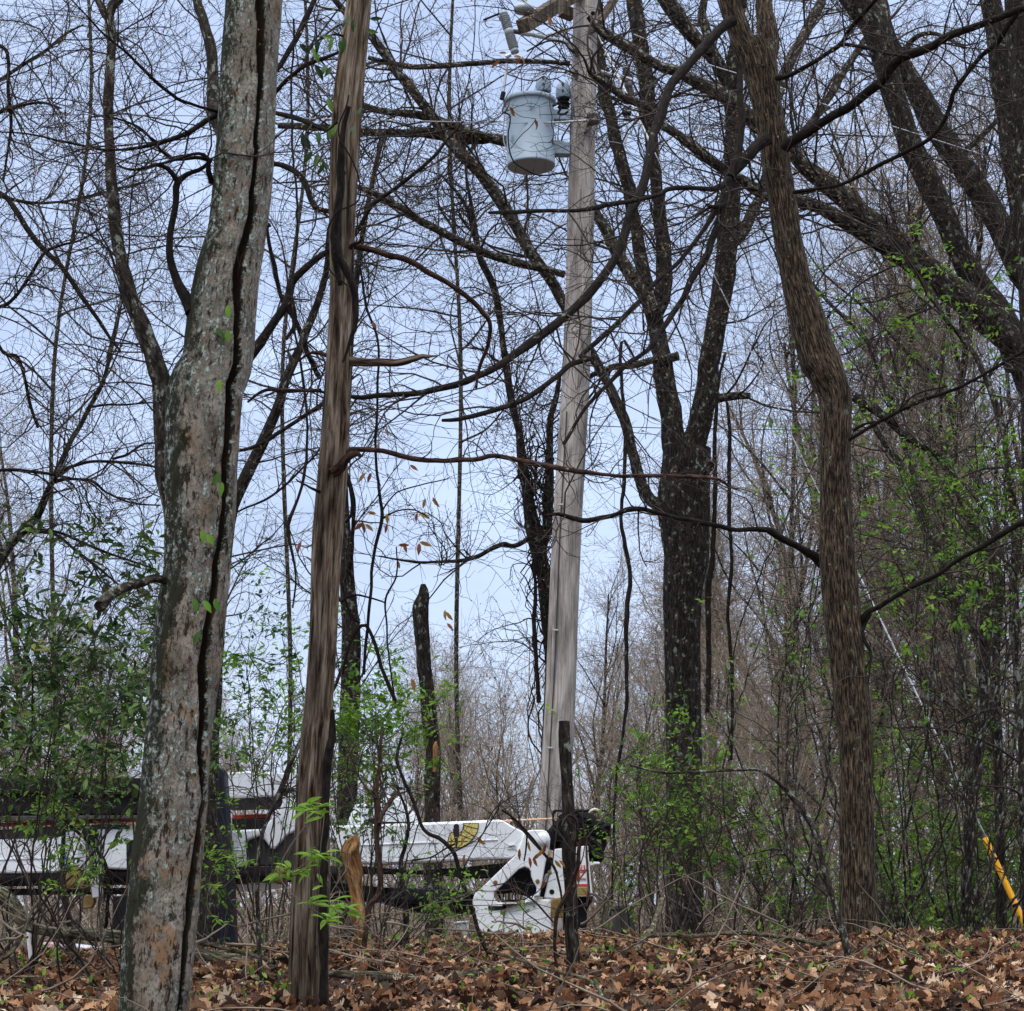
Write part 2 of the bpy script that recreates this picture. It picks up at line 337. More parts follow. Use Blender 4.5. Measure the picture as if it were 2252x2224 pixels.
MT['log'] = bark_mat('mossy_log_bark', (0.23, 0.2, 0.13), (0.03, 0.024, 0.016), (0.3, 0.33, 0.22), 0.5, 60, 0.3, 24, 0.006)
MT['stick'] = plain('pale_stick', (0.19, 0.15, 0.11), 0.9, 0, 0.4, 9)

# ------------------------------------------------------------------ growth
rng = np.random.default_rng(7)
def grow(P0, D0, L, R0, n, curl=0.2, bias=(0, 0, 0), taper=0.75, rg=None):
    rg = rg or rng; M = len(P0); P = np.empty((M, n, 3)); P[:, 0] = P0; d = nrm(D0); st = (np.asarray(L)/(n-1))[:, None]
    wv = rg.normal(0, curl, (M, 3)); bias = np.asarray(bias, float)
    for i in range(1, n):
        wv = 0.5*wv+rg.normal(0, curl*0.75, (M, 3)); d = nrm(d+wv+bias); P[:, i] = P[:, i-1]+d*st
    R = np.asarray(R0)[:, None]*(1-taper*np.linspace(0, 1, n))[None]
    return P, R
def spawn(P, R, N, tmin=0.15, ang=(0.5, 1.1), rf=0.6, rg=None, wts=None, tmax=1.0):
    """pick N points on the paths P (M,n,3): returns pos, dir, radius, t"""
    rg = rg or rng; M, n, _ = P.shape
    Ln = np.linalg.norm(np.diff(P, axis=1), axis=2).sum(1); pr = Ln/Ln.sum() if wts is None else wts/np.sum(wts)
    k = rg.choice(M, N, p=pr); t = tmin+(tmax-tmin)*rg.random(N)
    x = t*(n-1); i = np.minimum(x.astype(int), n-2); f = (x-i)[:, None]
    pos = P[k, i]*(1-f)+P[k, i+1]*f; tan = nrm(P[k, i+1]-P[k, i]); r = R[k, i]*(1-f[:, 0])+R[k, i+1]*f[:, 0]
    q = rg.normal(0, 1, (N, 3)); q = nrm(q-tan*np.sum(q*tan, 1, keepdims=True)); a = rg.uniform(ang[0], ang[1], N)[:, None]
    return pos, tan*np.cos(a)+q*np.sin(a), r*rf, t
def pack(paths, n=24):
    A = [resamp(p, r, n) for p, r in paths]; return np.stack([a[0] for a in A]), np.stack([a[1] for a in A])
DIA = np.array([[0, 0, 0], [.5, .22, .03], [1, 0, -.05], [.5, -.22, .03]]); DIAT = np.array([[0, 2, 1], [0, 3, 2]])
ELL = np.array([[0, 0, 0], [.22, .17, .05], [.55, .21, .05], [.83, .1, .0], [1, 0, -.12], [.83, -.1, .0], [.55, -.21, .05], [.22, -.17, .05], [.5, 0, 0]])
ELLT = np.array([[8, 0, 1], [8, 1, 2], [8, 2, 3], [8, 3, 4], [8, 4, 5], [8, 5, 6], [8, 6, 7], [8, 7, 0]])[:, [0, 2, 1]]
def crown(paths, n1, n2, n3, l1=(0.6, 1.8), l2=(0.3, 0.9), l3=(0.12, 0.4), r1=0.010, r2=0.0045, r3=0.0028, curl=0.22, bias=(0, 0, 0.02),
          rg=None, buds=0, bud_size=0.03, tmin=0.15, k=3, mi=0, bmi=1, geo=None, tmax=1.0):
    rg = rg or rng; g = geo or Geo(); P0, R0 = pack(paths)
    pos, d, r, t = spawn(P0, R0, n1, tmin, (0.5, 1.2), 0.6, rg, tmax=tmax)
    P1, R1 = grow(pos, d, rg.uniform(*l1, n1), np.clip(r, r1*0.5, r1), 10, curl, bias, 0.75, rg); g.tubes(P1, R1, 4, mi)
    pos, d, r, t = spawn(P1, R1, n2, 0.1, (0.5, 1.1), 0.7, rg)
    P2, R2 = grow(pos, d, rg.uniform(*l2, n2)*(1.2-0.6*t), np.clip(r, r2*0.6, r2), 8, curl*1.1, bias, 0.6, rg); g.tubes(P2, R2, 3, mi)
    last = [P2]
    if n3:
        pos, d, r, t = spawn(np.concatenate([P2]), R2, n3, 0.1, (0.4, 1.1), 0.8, rg)
        P3, R3 = grow(pos, d, rg.uniform(*l3, n3), np.clip(r, r3*0.7, r3), 5, curl*1.1, bias, 0.4, rg); g.tubes(P3, R3, 3, mi); last.append(P3)
    if buds:
        Q = np.concatenate([q[:, -3:].reshape(-1, 3) for q in last]); i = rg.choice(len(Q), buds); M = buds
        g.leaves(DIA, DIAT, Q[i], rg.normal(0, 1, (M, 3))+[0, 0, -0.4], rg.normal(0, 1, (M, 3)), bud_size*rg.uniform(0.5, 1.2, M), rg.random(M), bmi)
    return g
def knotty(amp=0.1, sc=7.0, seed=0, fine=0.04):
    def f(th, bk, P):
        q = np.stack([bk[..., 0]*sc*1.6, bk[..., 1]*sc*1.6, bk[..., 2]*sc*0.7], -1); r = amp*vnoise(q, seed)
        return r+fine*vnoise(q*4.3, seed+1)
    return f
# ------------------------------------------------------------------ ground and leaf litter
def gz(x, y):
    x = np.asarray(x, float); y = np.asarray(y, float)
    crest = 1.325+0.055*np.tanh((x+0.8)/0.8)+0.0*x
    near = np.interp(y, [-40, 0, 3, 5.5, 7, 9, 11], [0.0, 0.0, 0.33, 0.90, 1.18, 1.275, 1.33])
    f = np.clip((y-7)/4, 0, 1); top = near+(crest-1.33)*f
    back = np.clip((y-11.6)/3.2, 0, 1); back = back*back*(3-2*back)
    base = 0.30+0.0015*np.maximum(y-20, 0)
    z = np.where(y < 11.6, top, crest*(1-back)+base*back)
    p = np.stack([x, y, 0*x], -1)
    z = z+0.04*vnoise(p*1.1, 5)*np.clip(y/6, 0.2, 1)+0.016*vnoise(p*3.7, 6)+0.008*vnoise(p*9, 7)
    side = np.clip((np.abs(x)-14)/25, 0, 1)
    return z*(1-side*0.5)
def axis(segs):
    o = []
    for a, b, n in segs: o += list(np.linspace(a, b, n, endpoint=False))
    return np.array(o+[segs[-1][1]])
gx = axis([(-300, -60, 12), (-60, -10, 25), (-10, 10, 200), (10, 60, 25), (60, 300, 12)])
gy = axis([(-40, 3, 12), (3, 16, 160), (16, 60, 40), (60, 400, 20)])
GX, GY = np.meshgrid(gx, gy); V = np.stack([GX, GY, gz(GX, GY)], -1).reshape(-1, 3); nx = len(gx)
ii = np.arange(len(gy)-1)[:, None]*nx+np.arange(nx-1)[None]; q = np.stack([ii, ii+1, ii+nx+1, ii+nx], -1).reshape(-1, 4)
m, nt, b = mat('forest_floor'); o = nd(nt, 'ShaderNodeTexCoord')
n1 = noise(nt, o.outputs['Object'], 9, 8, 0.7); n2 = noise(nt, o.outputs['Object'], 1.2, 4)
c = ramp(nt, n1, [(0.35, (0.03, 0.018, 0.011)), (0.52, (0.10, 0.05, 0.028)), (0.68, (0.22, 0.12, 0.07))]).outputs[0]
c = mixc(nt, ramp(nt, n2, [(0.5, g3(0)), (0.7, g3(0.35))]).outputs[0], c, (0.05, 0.06, 0.02))
nt.links.new(c, b.inputs['Base Color']); b.inputs['Roughness'].default_value = 0.95; bump(nt, b, n1, 1.0, 0.03)
g = Geo(); g.add(V, quads=q); tag(g.build('ground', m), kind='structure')

def oak_leaf():
    half = [(0.0, 0.0), (0.08, 0.02), (0.2, 0.16), (0.27, 0.07), (0.42, 0.27), (0.5, 0.1), (0.66, 0.28), (0.73, 0.1), (0.88, 0.14), (1.0, 0.0)]
    v = [(x, 0, 0.0) for x, _ in half]+[(x, y, 0) for x, y in half[1:-1]]+[(x, -y, 0) for x, y in half[1:-1]]
    n = len(half); t = []
    up = [0]+list(range(n, n+n-2))+[n-1]; dn = [0]+list(range(2*n-2, 3*n-4))+[n-1]
    for i in range(n-1):
        t += [(i, i+1, up[i+1]), (i, up[i+1], up[i])]; t += [(i, dn[i+1], i+1), (i, dn[i], dn[i+1])]
    t = [k for k in t if len(set(k)) == 3]; return np.array(v, float), np.array(t)
OAK, OAKT = oak_leaf()
def curl_t(tm, a, b_, c_=0):
    v = tm.copy(); v[:, 2] = a*np.abs(v[:, 1])*1.3+b_*(v[:, 0]-0.5)**2-0.25*b_+c_*v[:, 0]*v[:, 1]; return v
def litter(N, rg, x0, x1, y0, y1, size, dens_near=1.0, lift=0.02):
    g = Geo(); X = rg.uniform(x0, x1, N); u = rg.random(N)**dens_near; Y = y0+(y1-y0)*u
    kinds = [(OAK, OAKT, .55), (ELL*[1, 1.25, 1], ELLT, .45)]
    i0 = 0
    for tm, tr, fr in kinds:
        for cv in range(12):
            n = int(N*fr/12); s = slice(i0, i0+n); i0 += n; x, y = X[s], Y[s]
            t = curl_t(tm, rg.uniform(-.2, 1.3), rg.uniform(-1.6, 1.3), rg.uniform(-1.6, 1.6))
            sz = size*rg.uniform(0.4, 1.2, n)*(1+.2*np.clip((9-y)/2.5, 0, 1)); z = gz(x, y)+rg.uniform(0.0, lift, n)+0.006
            az = rg.uniform(0, 2*math.pi, n); d = np.stack([np.cos(az), np.sin(az), rg.normal(0, .32, n)], 1)
            nn = np.stack([rg.normal(0, .62, n), rg.normal(0, .62, n)-0.12, np.ones(n)], 1)
            g.leaves(t, tr, np.stack([x, y, z], 1), d, nn, sz, rg.random(n)**1.15)
    return g
rl = np.random.default_rng(11)
g = litter(30000, rl, -3.6, 3.8, 6.2, 12.6, 0.062, 1.0, 0.03)
tag(g.build('leaf_litter', MT['litter'], smooth=False), kind='stuff')
g = litter(9000, np.random.default_rng(5), -3.6, 3.8, 6.2, 12.4, .032, 1.0, .05)
tag(g.build('leaf_fragments', MT['litter'], smooth=False), kind='stuff')
g = litter(9000, rl, -12, 12, 11.5, 22, 0.08)
tag(g.build('scattered_leaf_litter', MT['litter'], smooth=False), kind='stuff')
# small twigs lying in the litter
n = 450; x = rl.uniform(-3.4, 3.6, n); y = rl.uniform(6.5, 12, n); az = rl.uniform(0, 6.28, n)
P, R = grow(np.stack([x, y, gz(x, y)+0.03], 1), np.stack([np.cos(az), 0.5*np.sin(az), rl.normal(0, .1, n)], 1), rl.uniform(.15, .9, n), rl.uniform(.0015, .006, n), 9, 0.16)
P[:, :, 2] = np.maximum(P[:, :, 2], gz(P[:, :, 0], P[:, :, 1])+0.012)
g = Geo(); g.tubes(P, R, 4); tag(g.build('fallen_twigs', MT['stick']), kind='stuff')
# green sprouts among the leaves
n = 260; x = rl.uniform(-3.3, 3.5, n); y = rl.uniform(6.8, 12, n); g = Geo()
for k in range(n):
    mm = rl.integers(3, 8); o3 = np.array([x[k], y[k], gz(x[k], y[k])+0.03]); pp = o3+rl.normal(0, .035, (mm, 3))+[0, 0, .03]
    g.leaves(ELL, ELLT, pp, rl.normal(0, 1, (mm, 3))+[0, 0, .5], rl.normal(0, .5, (mm, 3))+[0, -.4, 1], rl.uniform(.018, .04, mm), rl.random(mm))
tag(g.build('ground_sprouts', MT['green'], smooth=False), kind='stuff')

# ------------------------------------------------------------------ trees traced where they stand
def limb_obj(name, path, m, parent, k=10, amp=0.10, seed=0, label=None, sc=9.0):
    g = Geo(); P, R = path; g.tubes(P, R, k, disp=knotty(amp*1.25, sc, seed, .07) if amp else None); o = g.build(name, m, parent)
    if label: o['label'] = label
    return o
def wiggle(path, amp, sc=3.0, seed=0):
    P, R = path; P = P.copy(); s = np.linspace(0, 1, len(P)); L = np.linalg.norm(np.diff(P, axis=0), axis=1).sum()
    for a in range(3):
        q = np.stack([s*L*sc, 0*s+a*7.3+seed, 0*s], 1); P[:, a] += (amp*vnoise(q, seed+3)+.42*amp*vnoise(q*3.3, seed+5)+.2*amp*vnoise(q*8, seed+9))*np.minimum(1, s*12)
    return P, R
def ext(path):
    P, R = path; b = P[0]; zg = float(gz(b[0], b[1]))-0.12
    if b[2] <= zg: return path
    n = max(int((b[2]-zg)/0.15), 2); zs = np.linspace(zg, b[2], n, endpoint=False)
    d = P[0]-P[1]; sl = np.clip(d[:2]/max(abs(d[2]), .05), -.25, .25)*0.5
    Q = np.stack([b[0]+sl[0]*(b[2]-zs), b[1]+sl[1]*(b[2]-zs), zs], 1)
    f = 1+0.25*(b[2]-zs)/(b[2]-zg)
    return np.concatenate([Q, P]), np.concatenate([R[0]*f, R])
def root_pt(path): 
    P = path[0]; z = P[:, 2]; i = int(np.argmin(z)); b = P[i]; return [b[0], b[1], min(float(gz(b[0], b[1])), float(b[2]))]

# --- the big lichen trunk in front
T1m = [(321, 2300, 156), 'G', (1067, 1908, 485), (1100, 1500, 500), (1148, 1000, 492), (1205, 500, 480), (1252, 0, 462),
       'D', (960, 1900, 348), (978, 1700, 368), (1008, 1400, 362), (1035, 1200, 345), (1052, 900, 365), (1062, 600, 380), (1075, 300, 400), (1098, 200, 385),
       'A', (1135, 1900, 372), (1185, 1500, 345), (1245, 1200, 300), (1280, 850, 318), (1296, 600, 304), (1312, 300, 298), (1331, 0, 298), (1345, -260, 290), (1350, -900, 250)]
big = trace(T1m, 6.7, 6.6, 0.03)
t = thing('lichen_covered_tree', 'largest front trunk, grey with pale lichen and a long black split down its right side', 'tree', root_pt(big), 'bare woodland trees')
CV = [(-900, .35), (0, .36), (251, .45), (503, .43), (671, .5), (834, .7), (1000, .72), (1127, .72), (1253, .63), (1463, .6), (1650, .75), (1750, .93), (1938, .8), (2095, .8), (2300, .8)]
CZ = np.array([ray(300, v, 6.7)[0][2] for v, _ in CV])[::-1]; CREL = np.array([r for _, r in CV])[::-1]
g = Geo()
def d1(th, bk, P):
    q = np.stack([bk[..., 0]*9, bk[..., 1]*9, bk[..., 2]*4], -1); r = 0.035*vnoise(q, 4)+0.02*vnoise(q*4, 9)
    L = bk[..., 2]; wob = 0.07*vnoise(np.stack([L*4, 0*L, 0*L], -1), 8)+0.05*vnoise(np.stack([L*15, 0*L, 0*L], -1), 3)
    zc = P[..., 2][..., None]; ph = th-(math.pi+0.06+np.arcsin(np.interp(zc, CZ, CREL))+wob); ph = (ph+math.pi) % (2*math.pi)-math.pi
    wd = 0.095+0.045*vnoise(np.stack([L*6, 0*L, 0*L], -1), 12)
    r = r-0.34*np.exp(-(ph/wd)**2)+0.035*np.exp(-((np.abs(ph)-0.2)/0.08)**2)
    return r
P, R = big
K1 = 96; g.tubes(P, R, K1, disp=d1)
Vv = g.v[0].reshape(len(P), K1, 3); sx_ = (Vv[..., 0]-P[:, None, 0])/R[:, None]
cr_depth = np.linalg.norm(Vv-P[:, None], axis=-1)/R[:, None]
zz = Vv[..., 2]
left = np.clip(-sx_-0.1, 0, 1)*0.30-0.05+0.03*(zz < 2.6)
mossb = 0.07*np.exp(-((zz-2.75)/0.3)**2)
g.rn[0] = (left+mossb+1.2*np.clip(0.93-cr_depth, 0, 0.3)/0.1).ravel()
g.build('trunk', MT['maple'], t)
LM = [wiggle(trace(p, y0, y1), 0.008, 3, i) for i, (p, y0, y1) in enumerate([
    (['D', (905, 1150, 90), (900, 900, 95), (885, 650, 118), (872, 420, 118), (848, 250, 108), (800, 90, 92), 'A', (755, 1730, 88), (680, 1550, 75), (622, 1300, 66), (585, 1050, 60), (578, 800, 54), (574, 500, 50), (573, 250, 52), (570, 60, 55), (610, 0, 66), (640, -150, 60)], 6.7, 6.9),
    (['A', (575, 90, 50), (545, 40, 40), (520, 0, 36), (490, -120, 30)], 6.9, 7.0),
    (['A', (1010, 1640, 90), (960, 1550, 66), (915, 1450, 44), (893, 1340, 38), (905, 1200, 33), (930, 1050, 31), (937, 955, 36), (985, 905, 24), (1050, 880, 20), (1090, 850, 18)], 6.6, 6.7),
    (['A', (937, 965, 28), (880, 885, 22), (820, 860, 20), (740, 890, 15), (660, 890, 12), (610, 860, 8)], 6.6, 6.5),
    (['A', (1200, 800, 90), (1130, 600, 80), (1118, 400, 64), (1098, 260, 62), (1060, 110, 58), (1020, 0, 50), (1000, -150, 44)], 6.8, 7.1),
    (['A', (1160, 590, 22), (1060, 560, 18), (930, 520, 20), (800, 420, 18), (690, 310, 16), (560, 190, 13), (470, 90, 10), (380, 0, 8)], 6.7, 6.2),
    (['A', (1150, 600, 26), (1070, 640, 26), (980, 690, 25), (850, 740, 23), (740, 770, 20), (600, 790, 14), (450, 780, 12), (300, 740, 11), (150, 710, 9), (0, 690, 8)], 6.7, 6.1),
    (['A', (1110, 850, 24), (1030, 830, 20), (900, 830, 18), (780, 700, 15), (690, 640, 12), (560, 600, 9)], 6.7, 6.5),
    (['D', (870, 1258, 46), (800, 1245, 44), (760, 1262, 46), (720, 1272, 50), (640, 1300, 52), (580, 1330, 58), (530, 1390, 62)], 6.6, 6.3),
    (['A', (1110, 960, 30), (1085, 900, 28), (1085, 850, 24), (1060, 820, 22), (1010, 815, 18), (900, 850, 14), (700, 895, 10)], 6.6, 6.4),
])]
names = ['limb', 'limb', 'limb', 'branch', 'limb', 'branch', 'branch', 'branch', 'broken_branch', 'branch']
for i, p in enumerate(LM): limb_obj(names[i], p, MT['limb'] if i in (0, 1, 4, 8) else MT['black'], t, 12, 0.12, i)
g = crown([LM[i] for i in (0, 1, 3, 4, 5, 6, 7, 9)], 70, 420, 900, (0.3, 1.0), (0.15, 0.5), (0.07, 0.22), 0.0035, 0.0018, 0.0011, 0.26, (0, 0, 0.0), buds=900, bud_size=0.012)
g.build('crown', [MT['twig'], MT['bud']], t)
# a few broad green leaves growing on the trunk
g = Geo(); LP = [('A', 1195, 1600), ('A', 1135, 1720), ('A', 1195, 1730), ('D', 1155, 200), ('D', 1060, 990), ('D', 1150, 690), ('D', 1020, 1350), ('D', 1070, 1360), ('D', 1125, 1350), ('D', 1050, 1520), ('D', 1165, 740), ('D', 1085, 1010)]
for i, (c_, x_, y_) in enumerate(LP):
    p = pt(c_, x_, y_, 6.6); u_ = (p[2]); p[1] -= 0.075+0.02*rl.random(); p[0] *= p[1]/6.6; p[2] = EYE[2]+(p[2]-EYE[2])*p[1]/6.6
    g.leaves(ELL, ELLT, p[None], np.array([[rl.normal(0, .5), -.2, -1]]), np.array([[rl.normal(0, .3), -1, .2]]), [0.05], np.array([rl.random()*.7]))
vineo = g.build('climbing_vine', MT['green'], None, origin=pt('D', 1100, 900, 6.5)); tag(vineo, 'broad green vine leaves flat on the lichen covered trunk', 'vine')

# --- weathered cedar snag
ced = trace([(679, 2300, 84), (679, 2219, 82), (680, 2095, 80), (685, 1938, 80), (689, 1780, 66), (700, 1624, 70), (703, 1547, 58), (714, 1379, 57), (723, 1169, 63), (737, 960, 56), (747, 750, 48), (752, 629, 50), (756, 419, 56), (768, 210, 57), (791, 0, 49), (800, -120, 46), (815, -500, 34)], 7.3, 7.3, 0.03)
t = thing('weathered_cedar_snag', 'thin bare cedar trunk with grey stripped wood just right of the big lichen trunk', 'dead tree', root_pt(ced))
g = Geo()
def d2(th, bk, P):
    L = bk[..., 2]; lobes = 0.15*np.sin(th*5+1.5*vnoise(np.stack([L*0.9, 0*L, 0*L], -1), 2))+0.07*np.sin(th*9+L*1.1)
    q = np.stack([bk[..., 0]*14, bk[..., 1]*14, bk[..., 2]*2], -1); return lobes+0.06*vnoise(q, 3)
g.tubes(ced[0], ced[1]*1.0, 72, disp=d2); g.build('trunk', MT['cedar'], t)
for i_, bp in enumerate([['H', (575, -200, 40), (565, 0, 52), (535, 300, 50), (520, 500, 52), (505, 900, 62), (508, 1300, 64), (515, 1600, 54), (522, 1908, 50), (520, 2150, 50)], ['A', (1800, 900, 30), (1770, 1150, 40), (1765, 1350, 44), (1790, 1500, 30)], ['K', (1290, 300, 30), (1370, 700, 40), (1360, 1000, 38), (1380, 1250, 44)]]):
    g = Geo(); Pb, Rb = wiggle(trace(bp, 7.22, 7.22), .006, 5, i_); g.tubes(Pb, Rb, 14, disp=knotty(.35, 16, i_, .15)); g.build('bark_strip', MT['black'] if i_ != 2 else MT['cedar'], t)
CB = [wiggle(trace(p, y0, y1), 0.006, 4, i+30) for i, (p, y0, y1) in enumerate([
    (['B', (60, 1290, 30), (100, 1300, 34), (200, 1325, 34), (300, 1352, 34), (380, 1385, 34), (450, 1430, 32), (530, 1470, 31), (600, 1510, 31), (660, 1555, 30), (705, 1595, 30), (740, 1640, 28), (770, 1680, 26), (783, 1730, 24), (770, 1810, 22), (745, 1870, 20), (730, 1908, 18), 'E', (715, 180, 16), (710, 250, 12)], 7.3, 7.7),
    (['E', (-45, 690, 60), (0, 655, 55), (30, 610, 42), (80, 590, 34), (110, 610, 10)], 7.25, 7.2),
    (['E', (20, 590, 40), (60, 570, 30), (200, 570, 25), (280, 590, 25), (350, 608, 25), (430, 622, 26), (520, 628, 26), (620, 622, 27), (700, 626, 28), (780, 606, 28), (850, 610, 28), (920, 624, 28), (1000, 642, 27), (1100, 660, 26), (1200, 676, 25), (1300, 684, 24), (1400, 697, 23), (1500, 707, 22), (1700, 706, 20), (1900, 712, 18), 'F', (150, 706, 16), (300, 725, 15), (360, 765, 12), (430, 790, 8)], 7.3, 8.6),
    (['E', (-10, 100, 50), (50, 108, 46), (120, 112, 42), (200, 110, 40), (280, 112, 40), (350, 104, 40), (400, 90, 34), (440, 78, 26), (470, 80, 18), (515, 76, 8)], 7.3, 7.2),
    (['B', (50, 1300, 30), (80, 1280, 22), (110, 1270, 14), (120, 1240, 8)], 7.25, 7.2),
    (['D', (1760, 90, 30), (1650, 60, 18), (1560, 110, 12)], 7.3, 7.4),
    (['D', (1690, 790, 22), (1640, 770, 14), (1560, 725, 8)], 7.3, 7.1), (['D', (1680, 260, 20), (1600, 262, 14), (1480, 250, 10), (1380, 280, 7)], 7.3, 7.5),
])]
for i, p in enumerate(CB): limb_obj('branch' if i != 3 else 'broken_branch', p, MT['redbr'] if i not in (3,) else MT['cedar'], t, 10, 0.12, i+40)
g = crown([CB[0], CB[2]], 26, 60, 60, (0.15, 0.6), (0.1, 0.35), (0.05, 0.2), 0.003, 0.0016, 0.001, 0.3); g.build('crown', MT['twig'], t)

# --- right-hand ridged trunk and its long dark limbs
T5p = trace([(1890, 2160, 100), 'J', (757, 1330, 275), (753, 1200, 258), (748, 1000, 250), (744, 800, 248), (738, 400, 236), (730, 0, 238), 'F', (1003, 1900, 190), (988, 1700, 186), (962, 1500, 188), (948, 1350, 190), (932, 1200, 192), (926, 1080, 186), (922, 900, 170), (916, 700, 163), (920, 450, 166), (918, 300, 172), (882, 200, 188), (832, 100, 214), 'C', (835, 1900, 206), (790, 1750, 188), (752, 1600, 176), (720, 1500, 160), (690, 1350, 150), (664, 1200, 148), (632, 1000, 145), (605, 850, 148), (588, 700, 150), (562, 560, 152), (540, 450, 165), (520, 340, 190), (490, 250, 200)], 11.0, 10.8, 0.04)
t = thing('ridged_bark_tree', 'furrowed brown trunk that kinks and forks at the top, well right of the utility pole', 'tree', root_pt(T5p), 'bare woodland trees')
g = Geo(); g.tubes(T5p[0], T5p[1], 72, disp=knotty(0.05, 6, 50, 0.05)); g.build('trunk', MT['ridged'], t)
ZL = [wiggle(trace(p, y0, y1), 0.008, 3, i+60) for i, (p, y0, y1) in enumerate([
    (['C', (520, 360, 150), (470, 270, 135), (430, 180, 122), (395, 90, 115), (365, 0, 108), (330, -140, 95), (310, -400, 70)], 10.8, 10.7),
    (['C', (545, 370, 120), (575, 240, 108), (570, 140, 104), (552, 60, 92), (545, 0, 88), (540, -140, 80), (560, -400, 60)], 10.8, 11.0),
    (['C', (380, 110, 60), (335, 135, 50), (270, 205, 48), (200, 285, 48), (120, 370, 50), (60, 440, 50), (25, 520, 50), (5, 600, 50), 'B', (1640, 700, 50), (1615, 820, 50), (1600, 900, 50), (1570, 1000, 50), (1535, 1060, 50), (1505, 1130, 47), (1480, 1240, 46), (1440, 1340, 48), (1400, 1410, 48), (1330, 1500, 48), (1270, 1570, 48), (1200, 1640, 48), (1100, 1725, 48), (1000, 1795, 48), (920, 1850, 45), 'E', (870, 100, 44), (780, 150, 40), (700, 185, 38), (630, 215, 38), (560, 240, 36), (480, 258, 34), (400, 280, 30), (300, 285, 28), (200, 296, 28), (120, 305, 25), (50, 298, 20)], 10.6, 8.6),
    (['C', (560, 730, 70), (510, 765, 66), (450, 835, 66), (400, 890, 60), (365, 935, 55), (340, 1000, 48), (318, 1090, 44), (300, 1170, 42), (262, 1270, 40), (240, 1340, 38), (170, 1460, 35), (130, 1560, 32), (60, 1650, 30), (0, 1730, 28), 'E', (1600, 50, 26), (1500, 125, 26), (1400, 225, 24), (1320, 300, 22), (1250, 400, 20), (1170, 540, 18)], 10.7, 9.4),
    (['C', (350, 960, 50), (310, 1080, 32), (230, 1080, 14)], 10.4, 10.2),
    (['C', (330, 1040, 36), (230, 1200, 26), (100, 1370, 26), (0, 1460, 26), 'B', (1600, 1545, 26), (1480, 1670, 26), (1350, 1790, 26), (1260, 1870, 26), 'E', (1310, 90, 26), (1200, 130, 26), (1100, 215, 27), (1000, 280, 28), (880, 330, 26), (780, 360, 25), (700, 383, 25), (620, 400, 24), (530, 410, 18)], 10.4, 8.8),
    (['C', (650, 775, 70), (700, 735, 60), (780, 690, 52), (850, 640, 50), (920, 595, 50), (1000, 550, 50), (1070, 490, 50), (1150, 430, 50), (1200, 360, 50), (1260, 305, 50), (1340, 280, 46), (1420, 245, 44), (1500, 200, 42), (1600, 160, 42), (1700, 120, 40), (1800, 85, 40), (1908, 45, 38), (2050, 0, 34)], 10.7, 9.6),
    (['C', (410, 330, 36), (418, 420, 34), (420, 520, 34), (432, 620, 36), (425, 700, 38), (405, 790, 40), (385, 860, 42), (360, 930, 44)], 10.5, 10.3),
    (['C', (610, 410, 30), (680, 390, 26), (760, 345, 26), (850, 285, 27), (940, 232, 26), (990, 160, 22), (1060, 80, 22), (1140, -10, 20)], 10.7, 10.1),
    (['C', (940, 235, 22), (1020, 245, 18), (1120, 262, 18), (1200, 285, 16), (1300, 290, 12)], 10.3, 10.1),
    (['C', (700, 1010, 24), (860, 985, 20), (960, 965, 20), (1080, 905, 22), (1180, 850, 22), (1280, 800, 22), (1380, 745, 24), (1450, 690, 25), (1500, 620, 25), (1530, 540, 26), (1540, 490, 28), (1600, 400, 26), (1680, 300, 26), (1760, 230, 30), (1830, 130, 32), (1908, 20, 30)], 10.7, 9.8),
    (['F', (850, 1170, 60), (800, 1125, 46), (740, 1090, 36), (690, 1065, 34), (640, 1035, 38), (580, 1000, 42), (540, 990, 30), (400, 990, 24), (320, 975, 26), (240, 958, 28), (160, 940, 28), (80, 930, 26), (0, 910, 26), 'E', (1620, 895, 26), (1560, 885, 28), (1500, 890, 34), (1440, 915, 24), (1380, 930, 24), (1320, 940, 26), (1270, 945, 27), (1190, 925, 24), (1140, 910, 22), (1085, 915, 14)], 11.0, 10.2),
    (['C', (360, 940, 40), (300, 985, 34), (200, 985, 22), (60, 990, 24), (0, 1020, 22), 'B', (1600, 1040, 24), (1500, 1065, 24), (1400, 1080, 26), (1300, 1100, 24), (1170, 1105, 22), (1000, 1105, 22), (880, 1112, 22), (780, 1116, 16)], 10.3, 9.0),
    (['F', (1030, 1490, 40), (1100, 1425, 30), (1150, 1400, 25), (1250, 1330, 23), (1330, 1290, 23), (1450, 1230, 24), (1560, 1150, 25), (1700, 1070, 27), (1800, 1010, 29), (1908, 950, 30), (2100, 850, 26)], 10.9, 10.2),
    (['F', (1100, 1430, 26), (1060, 1530, 20), (1105, 1640, 18), (1100, 1720, 12), (1090, 1800, 8)], 10.9, 10.8),
    (['F', (990, 520, 20), (1120, 440, 17), (1250, 370, 19), (1380, 310, 20), (1500, 270, 19), (1600, 230, 18), (1750, 150, 18), (1908, 60, 18), (2100, -60, 14)], 10.8, 10.0),
    (['F', (1010, 470, 18), (1080, 440, 14), (1200, 400, 12), (1330, 280, 10), (1500, 240, 8)], 10.8, 10.6),
])]
for i, p in enumerate(ZL): limb_obj('limb' if i < 4 or i == 6 else 'branch', p, MT['ridged'] if i < 2 else MT['black'], t, 12, 0.10, i+60)
g = crown(ZL[2:], 150, 620, 1300, (0.25, 1.1), (0.15, 0.55), (0.07, 0.25), 0.005, 0.0028, 0.0018, 0.24, buds=900, bud_size=0.018)
g.build('crown', [MT['twig'], MT['bud']], t)

